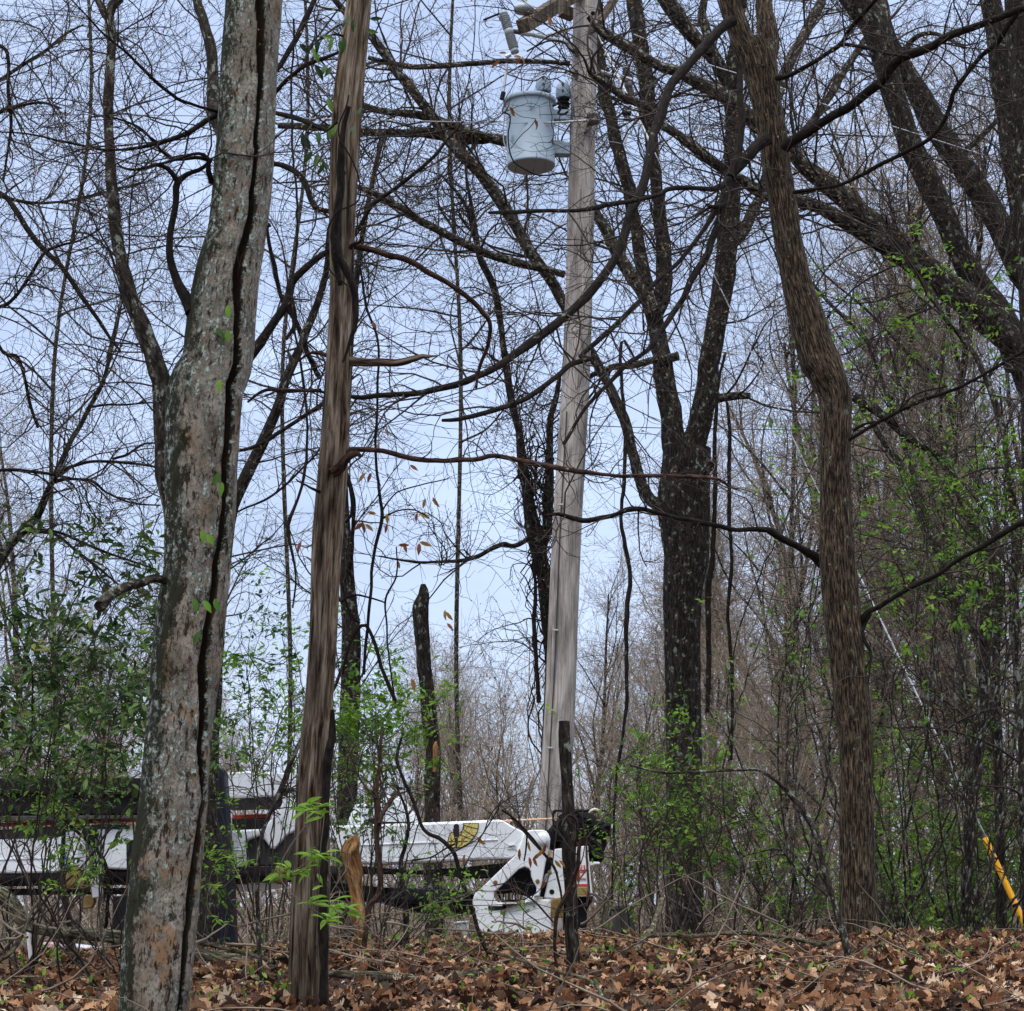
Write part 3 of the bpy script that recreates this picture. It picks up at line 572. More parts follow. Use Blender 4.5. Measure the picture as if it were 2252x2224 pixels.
# --- twin-forked mottled tree behind the pole
T4p = trace([(1500, 2180, 88), (1505, 2000, 82), (1506, 1850, 78), (1505, 1700, 78), (1503, 1500, 78), (1501, 1400, 80), (1502, 1300, 86), (1510, 1230, 100), (1508, 1180, 104), (1505, 1090, 112), (1508, 1030, 108), (1510, 985, 104)], 20, 20, 0.08)
T4p = ext(T4p)
t = thing('forked_mottled_tree', 'dark mottled trunk forking in two between the utility pole and the furrowed trunk', 'tree', root_pt(T4p), 'bare woodland trees')
g = Geo(); g.tubes(T4p[0], T4p[1], 48, disp=knotty(0.06, 3, 80)); g.build('trunk', MT['dark'], t)
FL = [wiggle(trace(p, y0, y1), 0.015, 1.2, i+90) for i, (p, y0, y1) in enumerate([
    ([(1500, 1050, 72), (1482, 960, 54), 'E', (1740, 400, 118), (1710, 250, 112), (1690, 100, 108), 'B', (1695, 1900, 100), (1665, 1750, 96), (1645, 1650, 100), (1680, 1560, 92), (1695, 1450, 88), (1690, 1300, 80), (1675, 1150, 72), (1660, 1000, 66), (1650, 900, 66), (1625, 720, 74), (1605, 600, 84), (1600, 450, 84), (1580, 300, 80), (1560, 180, 80), (1540, 60, 84), (1520, -100, 78), (1500, -400, 60)], 20, 20.5),
    ([(1530, 1040, 80), 'F', (165, 560, 130), (205, 450, 125), (235, 330, 118), (250, 220, 110), (262, 120, 108), 'C', (265, 1900, 116), (290, 1750, 108), (320, 1600, 110), (340, 1450, 108), (350, 1300, 106), (362, 1200, 112), (375, 1050, 84), (380, 900, 82), (380, 750, 78), (382, 600, 78), (385, 500, 84), (380, 400, 84), (395, 250, 60), (420, 100, 50), (440, -60, 46)], 20, 19.6),
    (['C', (370, 450, 84), (310, 350, 74), (270, 290, 74), (200, 220, 78), (140, 150, 80), (90, 80, 84), (40, 0, 84), (-30, -100, 80)], 19.8, 19.3),
    (['C', (380, 430, 50), (290, 290, 50), (240, 180, 50), (215, 80, 44), (230, -30, 40)], 19.8, 19.9),
    (['C', (370, 1290, 60), (420, 1220, 62), (470, 1140, 60), (500, 1080, 54), (530, 1010, 46), (560, 900, 40), (640, 800, 40), (760, 690, 40), (860, 560, 40), (960, 390, 40), (1040, 270, 36), (1080, 200, 30)], 19.8, 20.6),
    (['C', (600, 550, 50), (640, 430, 60), (690, 300, 56), (760, 170, 54), (820, 60, 54), (850, -20, 50), (900, -200, 40)], 20.2, 21),
    (['B', (1640, 1640, 90), (1560, 1500, 80), (1500, 1400, 72), (1440, 1300, 68), (1390, 1200, 60), (1340, 1120, 54), (1280, 1010, 44), (1230, 900, 36)], 20, 20),
    (['B', (1600, 1500, 76), (1570, 1330, 70), (1540, 1180, 66), (1515, 1020, 68), (1490, 920, 70), (1460, 820, 68), (1430, 700, 64), (1410, 600, 60), (1385, 500, 72), (1375, 400, 66), (1360, 280, 50), (1350, 120, 44), (1330, -80, 40)], 20, 20.6),
    (['E', (1720, 960, 110), (1690, 880, 80), (1640, 850, 66), (1590, 790, 62), (1560, 700, 58), (1530, 590, 56), (1500, 450, 56), (1460, 360, 56), (1410, 240, 54), (1370, 170, 54), (1310, 60, 54), 'B', (1230, 1720, 52), (1160, 1590, 56), (1080, 1450, 58), (1000, 1330, 62), (920, 1200, 62), (850, 1080, 66), (780, 980, 64), (700, 880, 66), (620, 800, 62), (540, 720, 58), (490, 640, 54), (410, 540, 52), (340, 440, 52), (280, 380, 48), (230, 290, 48), (160, 190, 48), (90, 130, 40), (20, 60, 36), (-60, -40, 30)], 20, 19),
    (['E', (1770, 80, 50), (1650, 100, 40), (1540, 125, 36), (1450, 130, 36), (1390, 150, 34), (1310, 185, 26), (1290, 230, 10)], 20, 19.8),
    (['F', (260, 300, 60), (320, 292, 48), (400, 286, 42), (475, 290, 32)], 20, 19.8),
    (['F', (215, 760, 40), (240, 690, 50), (275, 635, 48)], 19.7, 19.6),
    (['B', (900, 740, 38), (820, 730, 48), (700, 740, 54), (560, 722, 60), (440, 705, 48), (300, 700, 44), (100, 690, 40), 'A', (1600, 660, 38), (1450, 655, 30)], 19.5, 19.5),
    (['B', (1200, 775, 54), (1100, 760, 46), (1000, 740, 46), (880, 745, 54), (740, 715, 50), (600, 665, 46), (500, 630, 46), (380, 602, 44), (250, 590, 36), (120, 550, 34)], 19.5, 19.3),
    (['B', (1170, 1440, 40), (1050, 1405, 42), (900, 1370, 46), (750, 1315, 44), (620, 1260, 42), (500, 1200, 42), (400, 1150, 42), (300, 1085, 36), (200, 1030, 34), (120, 990, 32), (0, 960, 24)], 19.5, 18.6),
    (['B', (1200, 335, 30), (1100, 325, 26), (900, 322, 28), (700, 338, 28), (540, 345, 30), (400, 350, 30), (280, 335, 28), (140, 300, 24)], 19.5, 19.2),
])]
for i, p in enumerate(FL): limb_obj('limb' if i < 9 else 'branch', p, MT['limb'] if i not in (0, 1, 7) else MT['dark'], t, 12, 0.10, i+100)
g = crown(FL, 170, 1000, 2200, (0.7, 2.4), (0.35, 1.1), (0.15, 0.5), 0.012, 0.006, 0.0036, 0.24, (0, 0, 0.01), buds=3500, bud_size=0.035, tmin=0.3)
g.build('crown', [MT['twig'], MT['bud']], t)
def make_tree(name, label, trunk, limbs, mtr, mlb, kt=40, amp=0.06, crown_kw=None, group=None, cat='tree', seed=0, tsc=4, bark_mats=None, limb_names=None):
    trunk = ext(trunk); t = thing(name, label, cat, root_pt(trunk), group)
    g = Geo(); g.tubes(trunk[0], trunk[1], kt, disp=knotty(amp, tsc, seed)); g.build('trunk', mtr, t)
    for i, p in enumerate(limbs): limb_obj((limb_names[i] if limb_names else 'limb'), p, mlb, t, 12, 0.1, seed+i)
    if crown_kw:
        ck = dict(crown_kw); mats = ck.pop('mats', [MT['twig'], MT['bud']]); nt_ = ck.pop('with_trunk', False)
        g = crown((list(limbs)+([trunk] if nt_ else [])) or [trunk], **ck); g.build('crown', mats, t)
    return t
def TR(lst, Y0, Y1=None, seed=0, am=0.012, step=None): return wiggle(trace(lst, Y0, Y1, step), am, 1.6, seed)
# leaning trees at the right edge
XL = TR(['F', (1908, 130, 190), 'C', (1850, 1800, 150), (1700, 1690, 132), (1550, 1560, 122), (1400, 1440, 112), (1250, 1330, 104), (1150, 1270, 96), (1050, 1210, 88), (950, 1150, 80), (850, 1095, 76), (760, 1062, 72), (650, 1045, 70), (540, 1012, 70), (450, 960, 62), (340, 892, 58), (200, 795, 60), (100, 722, 50), (0, 650, 44), 'B', (1600, 560, 40), (1480, 500, 44), (1380, 430, 40), (1300, 380, 30)], 17.5, 16, 1)
YL = TR(['C', (1780, 1700, 170), (1640, 1590, 150), (1500, 1480, 132), (1400, 1390, 124), (1300, 1310, 122), (1150, 1195, 120), (1080, 1140, 112), (1000, 1070, 108), (940, 1020, 104), (850, 950, 96), (750, 870, 88), (680, 790, 76), (590, 720, 74), (500, 650, 74), (430, 570, 80), (370, 520, 78), (280, 475, 72), (200, 440, 68), (100, 380, 58), (0, 350, 52), 'B', (1600, 310, 56), (1500, 245, 62), (1430, 200, 60), (1370, 165, 54), (1300, 90, 30)], 17.2, 16.5, 2)
R1 = trace([(2480, 2120, 130), (2450, 1700, 120), (2400, 1350, 108), 'F', (2160, 900, 230), (2060, 500, 210), (1940, 150, 195), 'C', (1850, 1800, 170), (1780, 1650, 150), (1700, 1540, 142), (1640, 1450, 132), (1560, 1300, 124), (1500, 1150, 122), (1430, 1000, 126), (1330, 800, 122), (1290, 700, 118), (1260, 600, 118), (1225, 500, 122), (1200, 400, 124), (1160, 250, 132), (1120, 120, 150), (1060, 40, 150), (980, -40, 120), (880, -180, 100)], 17.5, 17.5, 0.07)
R1b = TR(['C', (1190, 330, 90), (1165, 200, 84), (1150, 80, 80), (1140, -60, 74), (1150, -300, 60)], 17.5, 17.8, 5)
make_tree('leaning_tree', 'thick leaning trunk at the right edge sending two long mossy limbs across to the left', R1, [XL, YL, R1b], MT['dark'], MT['limb'], 40, 0.06,
          dict(n1=90, n2=550, n3=1100, l1=(0.5, 2.0), l2=(0.3, 0.9), l3=(0.12, 0.45), r1=0.011, r2=0.0052, r3=0.0032, buds=1400, bud_size=0.03), 'bare woodland trees', seed=120)
R2 = trace([(2330, 2120, 120), (2320, 1700, 110), (2300, 1100, 100), 'C', (1960, 1560, 150), (1908, 1450, 145), (1830, 1280, 132), (1750, 1130, 130), (1650, 970, 130), (1590, 880, 124), (1530, 800, 120), (1470, 700, 128), (1420, 620, 130), (1370, 520, 120), (1330, 450, 112), (1280, 370, 108), (1240, 300, 106), (1190, 190, 90), (1160, 60, 80), (1120, -200, 70)], 18.6, 18.6, 0.07)
make_tree('leaning_tree', 'slimmer leaning trunk just right of and behind the thick leaning one', R2, [TR(['C', (1250, 330, 40), (1330, 205, 30), (1450, 175, 22), (1600, 250, 16)], 18.6, 18.2, 8), TR(['C', (1550, 830, 40), (1700, 700, 30), (1830, 560, 20), (1908, 500, 14)], 18.6, 18.2, 9)], MT['dark'], MT['limb'], 36, 0.06,
          dict(n1=30, n2=180, n3=400, r1=0.009, r2=0.005, r3=0.0032, with_trunk=True, tmin=0.5), 'bare woodland trees', seed=130)
R3 = trace([(2330, 2120, 62), (2320, 1700, 58), 'F', (2020, 1300, 110), (2000, 700, 118), 'C', (1970, 1850, 120), (1930, 1400, 116), (1890, 1100, 112), (1850, 850, 112), (1820, 600, 112), (1790, 400, 112), (1765, 180, 112), (1735, 20, 108), (1710, -120, 100), (1680, -400, 80)], 16.5, 16.5, 0.07)
make_tree('upright_tree', 'nearly upright trunk at the top right corner, left of the last one', R3, [TR(['C', (1760, 150, 60), (1840, 110, 50), (1930, 60, 44)], 16.5, 16.2, 11)], MT['dark'], MT['limb'], 36, 0.06,
          dict(n1=30, n2=220, n3=600, r1=0.009, r2=0.005, r3=0.003, with_trunk=True, tmin=0.55), 'bare woodland trees', seed=140)
R4 = trace([(2340, 2120, 70), (2320, 1500, 66), (2280, 900, 60), (2262, 400, 54), 'C', (1905, 560, 110), (1890, 300, 110), (1868, 150, 110), (1858, 0, 108), (1850, -300, 90)], 15.5, 15.5, 0.07)
make_tree('upright_tree', 'dark upright trunk cut by the right edge at the top corner', R4, [], MT['dark'], MT['limb'], 30, 0.06,
          dict(n1=20, n2=140, n3=400, r1=0.008, r2=0.005, r3=0.003, with_trunk=True, tmin=0.5), 'bare woodland trees', seed=150)
# right mid-distance leaning stems
rs = [([(2120, 2050, 26), 'F', (1700, 1400, 50), (1560, 1320, 70), (1420, 1300, 50), (1300, 1250, 30)], 15, 'arching dark stem low at the right with branches over the brush'),
      (['F', (1780, 2600, 50), (1760, 1900, 56), (1750, 1500, 74), (1760, 1250, 80), (1700, 1100, 60), (1600, 900, 44), (1500, 640, 40), (1300, 500, 46), (1180, 400, 50), (1060, 320, 60), (1010, 290, 50)], 16, 'crooked stem that bends left behind the green leaves at the right'),
      (['F', (1905, 2700, 30), (1870, 1400, 36), (1860, 900, 46), (1810, 500, 36), (1740, 280, 34), (1660, 100, 30), (1580, -20, 28), 'C', (1480, 1650, 26), (1400, 1480, 20)], 13, 'slim greenish sapling among the green leaves at the right edge'),
      (['F', (1640, 2600, 50), (1600, 1900, 46), (1530, 1300, 44), (1400, 1000, 42), (1290, 700, 40), (1160, 500, 34), (1060, 350, 28)], 19, 'straight slim stem leaning left behind the furrowed trunk'),
      (['F', (1720, 2600, 44), (1690, 1900, 40), (1640, 1500, 38), (1480, 1150, 36), (1400, 940, 32), (1330, 700, 30), (1200, 300, 24), (1080, 0, 22), 'C', (900, 1600, 20), (800, 1480, 16)], 21, 'thin brown stem leaning left, far back on the right')]
for i, (pp, Y, lb) in enumerate(rs):
    pth = TR(pp, Y, Y, 20+i); make_tree('slender_tree', lb, pth, [], MT['dark'] if i < 2 else MT['limb'], MT['limb'], 14, 0.08,
        dict(n1=26, n2=160, n3=300, l1=(0.5, 2.0), r1=0.009, r2=0.0048, r3=0.003, tmin=0.25, buds=500, bud_size=0.03), 'slender stems behind the furrowed trunk', seed=160+i)
# small lichen trunk in front of the pole
T3 = trace([(1262, 2230, 34), 'I', (832, 1700, 110), (828, 1500, 96), (816, 1350, 92), (822, 1200, 84), (812, 1000, 90), (800, 800, 100), (806, 680, 98), (800, 600, 100), (795, 500, 88), (788, 350, 78), (778, 200, 82), (770, 50, 84), (764, -40, 80), (762, -120, 74)], 8.9, 8.9, 0.02)
t = make_tree('lichen_sapling', 'short thin lichen spotted trunk ending broken in front of the utility pole', T3, [wiggle(trace(p, a, b), 0.004, 5, i) for i, (p, a, b) in enumerate([
    (['I', (720, 1760, 24), (705, 1500, 25), (712, 1250, 27), (760, 1120, 28), (830, 980, 30), (858, 880, 30), (866, 760, 26), (885, 700, 24), (912, 688, 20), (920, 730, 16), (925, 900, 18), (938, 1050, 18), (925, 1180, 16)], 8.7, 8.5),
    (['I', (845, 760, 20), (862, 660, 20), (855, 590, 20), (825, 548, 20), (785, 548, 18), (755, 590, 14), (745, 620, 8)], 8.8, 8.7),
    (['I', (750, 1140, 16), (725, 1010, 18), (700, 900, 18), (660, 840, 18), (590, 760, 18), (510, 670, 17), (400, 560, 12)], 8.8, 8.8),
    (['I', (690, 1290, 12), (640, 1230, 14), (540, 1130, 14), (380, 1020, 12), (245, 1035, 6)], 8.8, 8.8)])],
    MT['dark'], MT['redbr'], 40, 0.12, dict(n1=16, n2=50, n3=60, l1=(0.15, .6), l2=(.1, .3), l3=(.05, .15), r1=0.003, r2=0.0016, r3=0.001), None, 'tree', 170, 14, limb_names=['vine_stem', 'vine_stem', 'branch', 'branch'])
# broken snag behind the boom, dark trunk behind the cedar, vine-wrapped tree
SN = trace([(960, 2150, 40), 'H', (1275, 900, 120), (1272, 560, 116), (1272, 300, 112), (1278, 100, 108), 'E', (455, 1900, 84), (448, 1800, 86), (432, 1700, 80), (428, 1600, 76), (420, 1500, 82), (415, 1400, 84), (432, 1340, 56), (432, 1300, 40), (430, 1276, 22)], 19.5, 19.5, 0.05)
t = make_tree('broken_snag', 'broken off dead trunk standing against open sky between the cedar and the utility pole', SN, [], MT['dark'], MT['dark'], 36, 0.16, None, None, 'dead tree', 175, 5)
g = Geo(); Pq, Rq = trace(['H', (1298, 235, 40), (1300, 150, 46), (1298, 60, 40), (1300, 20, 16)], 19.28, 19.28); g.tubes(Pq, Rq, 12, disp=knotty(0.2, 12, 3)); g.build('bare_wood_patch', MT['fresh'], t)
T8 = trace([(763, 2150, 48), (762, 1900, 44), (763, 1780, 44), (768, 1640, 44), (771, 1463, 42), (771, 1380, 40), (764, 1290, 34), (762, 1211, 28), (756, 1100, 22), (757, 1000, 18), (764, 880, 16), (775, 700, 14), (800, 500, 12), (840, 300, 10)], 20.5, 20.5, 0.06)
make_tree('dark_tree', 'dark leaning trunk half hidden behind the cedar snag', T8, [TR(['E', (40, 1200, 24), (70, 900, 20), (55, 780, 16), (10, 640, 12)], 20.4, 20, 4)], MT['dark'], MT['black'], 30, 0.1,
          dict(n1=40, n2=300, n3=500, r1=0.01, r2=0.005, r3=0.0034, with_trunk=True, tmin=0.3, l1=(0.4, 1.8)), 'bare woodland trees', seed=180)
T9 = trace([(1205, 2150, 44), (1203, 1800, 40), 'E', (1105, 1700, 66), (1085, 1500, 60), (1072, 1350, 66), (1068, 1250, 76), (1045, 1150, 82), (1020, 1040, 86), (1000, 940, 76), (985, 850, 62), (972, 760, 52), (958, 680, 48), (945, 580, 50), (935, 480, 44), (915, 400, 42), (900, 340, 42), (880, 230, 38), (870, 150, 36), (850, 20, 34), 'B', (845, 1760, 34), (822, 1600, 36), (795, 1490, 36), (760, 1420, 34), (730, 1360, 30), (710, 1270, 28), (690, 1190, 26), (660, 1090, 20), (600, 1000, 16), (540, 940, 12)], 20.3, 20.3, 0.06)
VB = [TR(p, a, b, 40+i) for i, (p, a, b) in enumerate([
    (['E', (1050, 1130, 60), (1085, 960, 50), (1085, 830, 56), (1095, 700, 44), (1098, 550, 38), (1105, 420, 36), (1130, 300, 28), (1150, 180, 20)], 20.3, 20.2),
    (['E', (1000, 1010, 30), (960, 1050, 24), (900, 1075, 24), (850, 1065, 26), (790, 1090, 24), (720, 1130, 22), (640, 1150, 20), (500, 1158, 15), (360, 1158, 13), (200, 1135, 8)], 20.2, 19.3),
    (['B', (725, 1350, 26), (700, 1150, 20), (660, 960, 16), (640, 800, 12), (600, 640, 8)], 20.3, 20.6)])]
make_tree('vine_wrapped_tree', 'thin tree wrapped in a tangle of vine stems directly left of the utility pole', T9, VB, MT['dark'], MT['dark'], 28, 0.14,
          dict(n1=90, n2=620, n3=1100, l1=(0.3, 1.5), l2=(0.2, 0.9), l3=(.1, .4), r1=0.009, r2=0.0048, r3=0.0032, with_trunk=True, tmin=0.38, buds=1200, bud_size=0.03, curl=0.32), 'bare woodland trees', seed=190)
# tangle of vines around it
nv = 26; x0 = rng.normal(1188, 14, nv); P = []
g = Geo()
for i in range(nv):
    v0 = rng.uniform(1050, 1900) if i < 22 else rng.uniform(900, 1250); v1 = rng.uniform(880, 1150); 
    pts = [(np.interp(v, [880, 1150, 1400, 1900], [1165, 1180, 1198, 1188])+rng.normal(0, 9), v, rng.uniform(1.5, 4)) for v in np.linspace(v0, v1, 7)]
    Pp, Rp = trace(pts, 20.1+rng.normal(0, .15)); Pq, Rq = resamp(Pp, Rp, 30); Pq = wiggle((Pq, Rq), 0.14, 2.2, i)[0]; g.tubes(Pq, Rq, 5)
o = g.build('vine_tangle', MT['black'], None, origin=pt('S', 1190, 1500, 20.1)); tag(o, 'tangle of dark vine stems hanging on the thin tree left of the pole', 'vine')
# tree behind the big lichen trunk on its right
T6 = TR([(455, 2150, 46), (462, 1700, 40), (480, 1350, 36), 'D', (1200, 960, 70), (1250, 800, 64), (1320, 650, 62), (1390, 510, 60), (1430, 420, 55), (1470, 330, 52), (1510, 200, 50), (1545, 110, 50), (1575, 50, 46), 'A', (1600, 1760, 44), (1640, 1640, 40), (1700, 1450, 34), (1720, 1250, 28), (1780, 1000, 22), (1850, 760, 18), (1900, 500, 14)], 14.5, 14.5, 50)
make_tree('leaning_tree', 'slim tree leaning right out from behind the big lichen trunk', T6, [TR(p, 14.5, b, 60+i) for i, (p, b) in enumerate([
    (['A', (1290, 1900, 60), (1320, 1860, 54), (1400, 1740, 50), (1470, 1640, 46), (1510, 1570, 44), (1530, 1480, 42), (1570, 1430, 38), (1620, 1390, 36), (1700, 1330, 32), 'B', (60, 1230, 26), (160, 1080, 22), (330, 960, 20), (430, 880, 20), (500, 810, 18), (560, 730, 14), (640, 640, 8)], 14.2),
    (['A', (1520, 1560, 36), (1545, 1700, 26), (1500, 1780, 16)], 14.5),
    (['A', (1420, 1180, 20), (1400, 1210, 18), (1440, 1400, 24), (1480, 1560, 22), (1560, 1700, 26), (1620, 1860, 30), 'D', (1680, 200, 26)], 14.8),
    (['A', (1440, 860, 30), (1540, 900, 30), (1600, 960, 30), (1660, 1080, 28), (1760, 1120, 20)], 14.3),
    (['A', (1440, 380, 26), (1490, 300, 26), (1540, 220, 30), (1590, 110, 30), (1640, 0, 30), (1690, -140, 26)], 14.6),
    (['A', (1440, 490, 22), (1520, 410, 22), (1600, 345, 22), (1700, 305, 20), (1790, 270, 16)], 14.1),
    (['A', (1440, 590, 24), (1560, 620, 26), (1660, 660, 24), (1760, 700, 22), 'B', (60, 780, 18)], 14.1),
    (['D', (1240, 900, 10), (1400, 830, 12), (1520, 740, 12), (1620, 640, 12), (1690, 560, 9)], 14.2),
    (['D', (1255, 575, 16), (1380, 530, 20), (1480, 460, 22), (1580, 390, 22), (1680, 330, 22), (1760, 270, 18)], 14.1),
    (['D', (1300, 320, 14), (1400, 265, 18), (1520, 262, 22), (1640, 262, 20), (1700, 268, 16)], 14.2)])], MT['dark'], MT['black'], 26, 0.1,
          dict(n1=90, n2=520, n3=900, l1=(0.3, 1.4), l2=(.2, .7), l3=(.1, .3), r1=0.007, r2=0.0036, r3=0.0022, with_trunk=True, tmin=0.3, buds=1200, bud_size=0.022, curl=0.28), 'bare woodland trees', seed=200)
# left-edge sapling arching in, with fine curly twigs
LT = TR(['D', (-260, 1700, 70), (-120, 1330, 66), (0, 1130, 62), (60, 1050, 56), (180, 930, 44), (240, 810, 36), (280, 730, 32), (380, 520, 28), (430, 440, 26), (480, 340, 25), (530, 240, 24), (560, 160, 22), (590, 40, 20), 'A', (620, 1700, 18), (640, 1560, 14), (660, 1400, 10)], 9.2, 9.2, 70, 0.01)
make_tree('arching_sapling', 'slim bare sapling rising from the left edge with fine curling twigs', LT, [TR(p, a, b, 80+i, 0.008) for i, (p, a, b) in enumerate([
    (['D', (280, 740, 26), (360, 730, 14), (480, 740, 16), (560, 800, 13), (680, 850, 12), (840, 860, 8)], 9.2, 9.2),
    (['D', (180, 940, 24), (300, 710, 20), (430, 640, 16), (560, 630, 16), (700, 640, 14), (850, 662, 10)], 9.2, 8.8),
    (['D', (120, 1000, 26), (280, 1010, 16), (400, 1100, 16), (520, 1190, 14), (640, 1290, 10)], 9.2, 8.7),
    (['D', (150, 990, 20), (300, 1010, 16), (480, 1080, 16), (650, 1140, 14), (820, 1195, 8)], 9.2, 9.5),
    (['D', (480, 345, 14), (560, 330, 12), (660, 325, 12), (760, 318, 10), (850, 318, 7)], 9.2, 9.3),
    (['D', (590, 620, 14), (660, 600, 14), (740, 550, 13), (820, 540, 9)], 9.2, 9.3)])], MT['limb'], MT['black'], 16, 0.08,
          dict(n1=90, n2=420, n3=800, l1=(0.2, 0.9), l2=(.12, .5), l3=(.06, .22), r1=0.004, r2=0.002, r3=0.0013, with_trunk=True, tmin=0.15, buds=700, bud_size=0.014, curl=0.42), None, seed=210)
LT2 = TR([(-420, 2300, 60), (-300, 1500, 50), (-150, 900, 40), 'A', (-160, 1000, 44), (0, 1020, 34), (60, 1055, 32), (150, 1220, 30), (240, 1330, 28), (330, 1420, 26), (400, 1530, 25), (480, 1640, 22), (560, 1760, 17), (620, 1840, 12)], 8.8, 8.6, 71, 0.01)
make_tree('drooping_sapling', 'bare tree beyond the left edge whose long branches droop into view', LT2, [TR(p, a, b, 90+i, 0.008) for i, (p, a, b) in enumerate([
    (['A', (-120, 1000, 26), (80, 1050, 18), (200, 1068, 16), (330, 1062, 14), (460, 1035, 13), (600, 1000, 10), (760, 960, 6)], 8.8, 8.4),
    (['A', (-200, 1640, 26), (0, 1605, 20), (80, 1555, 20), (160, 1450, 18), (240, 1330, 17), (330, 1290, 14), (440, 1260, 12), (560, 1185, 8)], 8.8, 8.3),
    (['A', (-200, 640, 24), (0, 590, 18), (120, 555, 16), (230, 540, 14), (330, 570, 8)], 9, 8.8),
    (['A', (-200, 560, 24), (0, 420, 20), (130, 330, 18), (230, 270, 16), (340, 180, 13), (430, 130, 8)], 9, 9.1),
    (['A', (-150, 200, 24), (0, 240, 20), (40, 310, 18), (45, 480, 18), (60, 640, 16), (40, 800, 14), (20, 950, 10)], 9, 9.1),
    (['A', (-60, 1700, 20), (20, 1850, 18), 'D', (90, 80, 16), (130, 200, 18), (160, 340, 16), (200, 460, 12)], 9, 9.1),
    (['D', (-100, 700, 20), (0, 680, 18), (120, 680, 18), (260, 690, 16), (380, 715, 14), (480, 740, 10), (600, 850, 6)], 9, 8.8)])], MT['black'], MT['black'], 16, 0.08,
          dict(n1=130, n2=700, n3=1500, l1=(0.2, 1.0), l2=(.12, .5), l3=(.06, .22), r1=0.004, r2=0.002, r3=0.0013, tmin=0.12, buds=1400, bud_size=0.014, curl=0.4, bias=(0, 0, 0.03)), None, seed=220)
# saplings low in front
def sapling(name, label, paths, Y0, Y1, m, kw=None, seed=0, group=None):
    tr_ = [wiggle(trace(p, Y0, Y1), 0.004, 5, seed+i) for i, p in enumerate(paths)]
    return make_tree(name, label, tr_[0], tr_[1:], m, m, 14, 0.1, kw, group, 'sapling', seed, 14)
SK = dict(n1=24, n2=70, n3=90, l1=(0.15, .7), l2=(.1, .35), l3=(.05, .18), r1=0.003, r2=0.0016, r3=0.001, tmin=0.25, curl=0.3)
sapling('bent_sapling', 'bare sapling that curves up and left out of the litter beside the furrowed trunk', [
    ['J', (700, 1660, 54), (685, 1560, 50), (665, 1460, 50), (640, 1350, 50), (610, 1240, 48), (580, 1150, 45), (545, 1050, 44), (520, 950, 44), (490, 830, 42), (470, 750, 42), (430, 620, 46), (385, 530, 44), (330, 450, 44), (285, 400, 42), (240, 350, 40), (190, 300, 30), (130, 260, 26), (60, 225, 22), (0, 218, 20), 'I', (1900, 222, 20), (1700, 232, 17), (1500, 238, 16), (1350, 220, 14), (1200, 180, 10)],
    ['J', (240, 350, 28), (252, 260, 24), (248, 150, 22), (255, 0, 20), 'F', (700, 1700, 10)],
    ['J', (530, 1100, 24), (460, 1040, 22), (400, 1000, 22), (310, 900, 20), (230, 800, 20), (160, 690, 20), (90, 620, 18), (20, 540, 14), (0, 500, 10)],
    ['J', (215, 780, 16), (130, 775, 14), (0, 805, 10)]], 9.1, 9.3, MT['limb'], SK, 300)
sapling('crooked_sapling', 'dark crooked sapling crossing the white boom near its yellow emblem', [
    ['H', (1720, 1560, 26), (1650, 1480, 28), (1600, 1340, 28), (1560, 1200, 28), (1510, 1070, 28), (1470, 950, 28), (1450, 870, 30), (1425, 800, 30), (1380, 752, 30), (1320, 700, 27), (1250, 670, 26), (1200, 610, 25), (1165, 500, 25), (1130, 400, 24), (1080, 290, 22), (1050, 220, 22), (1030, 120, 22), (1060, 0, 20)],
    ['H', (1430, 740, 14), (1340, 790, 12), (1260, 830, 12), (1130, 855, 8)],
    ['H', (1240, 1000, 6), (1370, 830, 8), (1500, 760, 8), (1620, 680, 9), (1680, 540, 9), (1760, 430, 6)]], 9.6, 9.8, MT['black'], SK, 310)
sapling('reddish_sapling', 'reddish dark sapling standing just right of the broken orange stump', [
    ['H', (800, 1560, 40), (800, 1430, 38), (815, 1300, 40), (830, 1180, 42), (890, 1100, 42), (908, 1000, 40), (890, 850, 40), (880, 720, 40), (882, 600, 40), (895, 500, 38), (880, 380, 36), (895, 280, 32), (912, 180, 28), (915, 60, 24), (930, -60, 20)],
    ['H', (905, 600, 30), (940, 500, 30), (980, 430, 28), (1020, 370, 14)],
    ['H', (880, 420, 16), (800, 330, 14), (720, 200, 14), (690, 60, 12)]], 10, 10.2, MT['redbr'], SK, 320)
sapling('pale_sapling', 'thin pale sapling rising left of the cedar snag and passing behind it', [
    ['H', (105, 1960, 36), (85, 1750, 36), (62, 1500, 35), (58, 1250, 32), (54, 1000, 32), (62, 850, 31), (75, 750, 30), (100, 620, 31), (150, 500, 32), (190, 400, 33), (230, 300, 35), (262, 200, 34), (300, 120, 32), (350, 20, 30), 'D', (1740, 1850, 20), (1800, 1700, 16)],
    ['H', (90, 640, 14), (200, 420, 16), (290, 350, 16), (350, 400, 8)]], 8.2, 8.2, MT['limb'], SK, 330)
sapling('speckled_sapling', 'small speckled upright stem in front of the dark boom underside', [
    ['H', (1090, 1200, 40), (1080, 1150, 36), (1062, 1000, 34), (1055, 860, 32), (1085, 760, 28), (1110, 620, 24), (1090, 480, 20), (1030, 340, 16)]], 10.5, 10.5, MT['dark'], SK, 340)
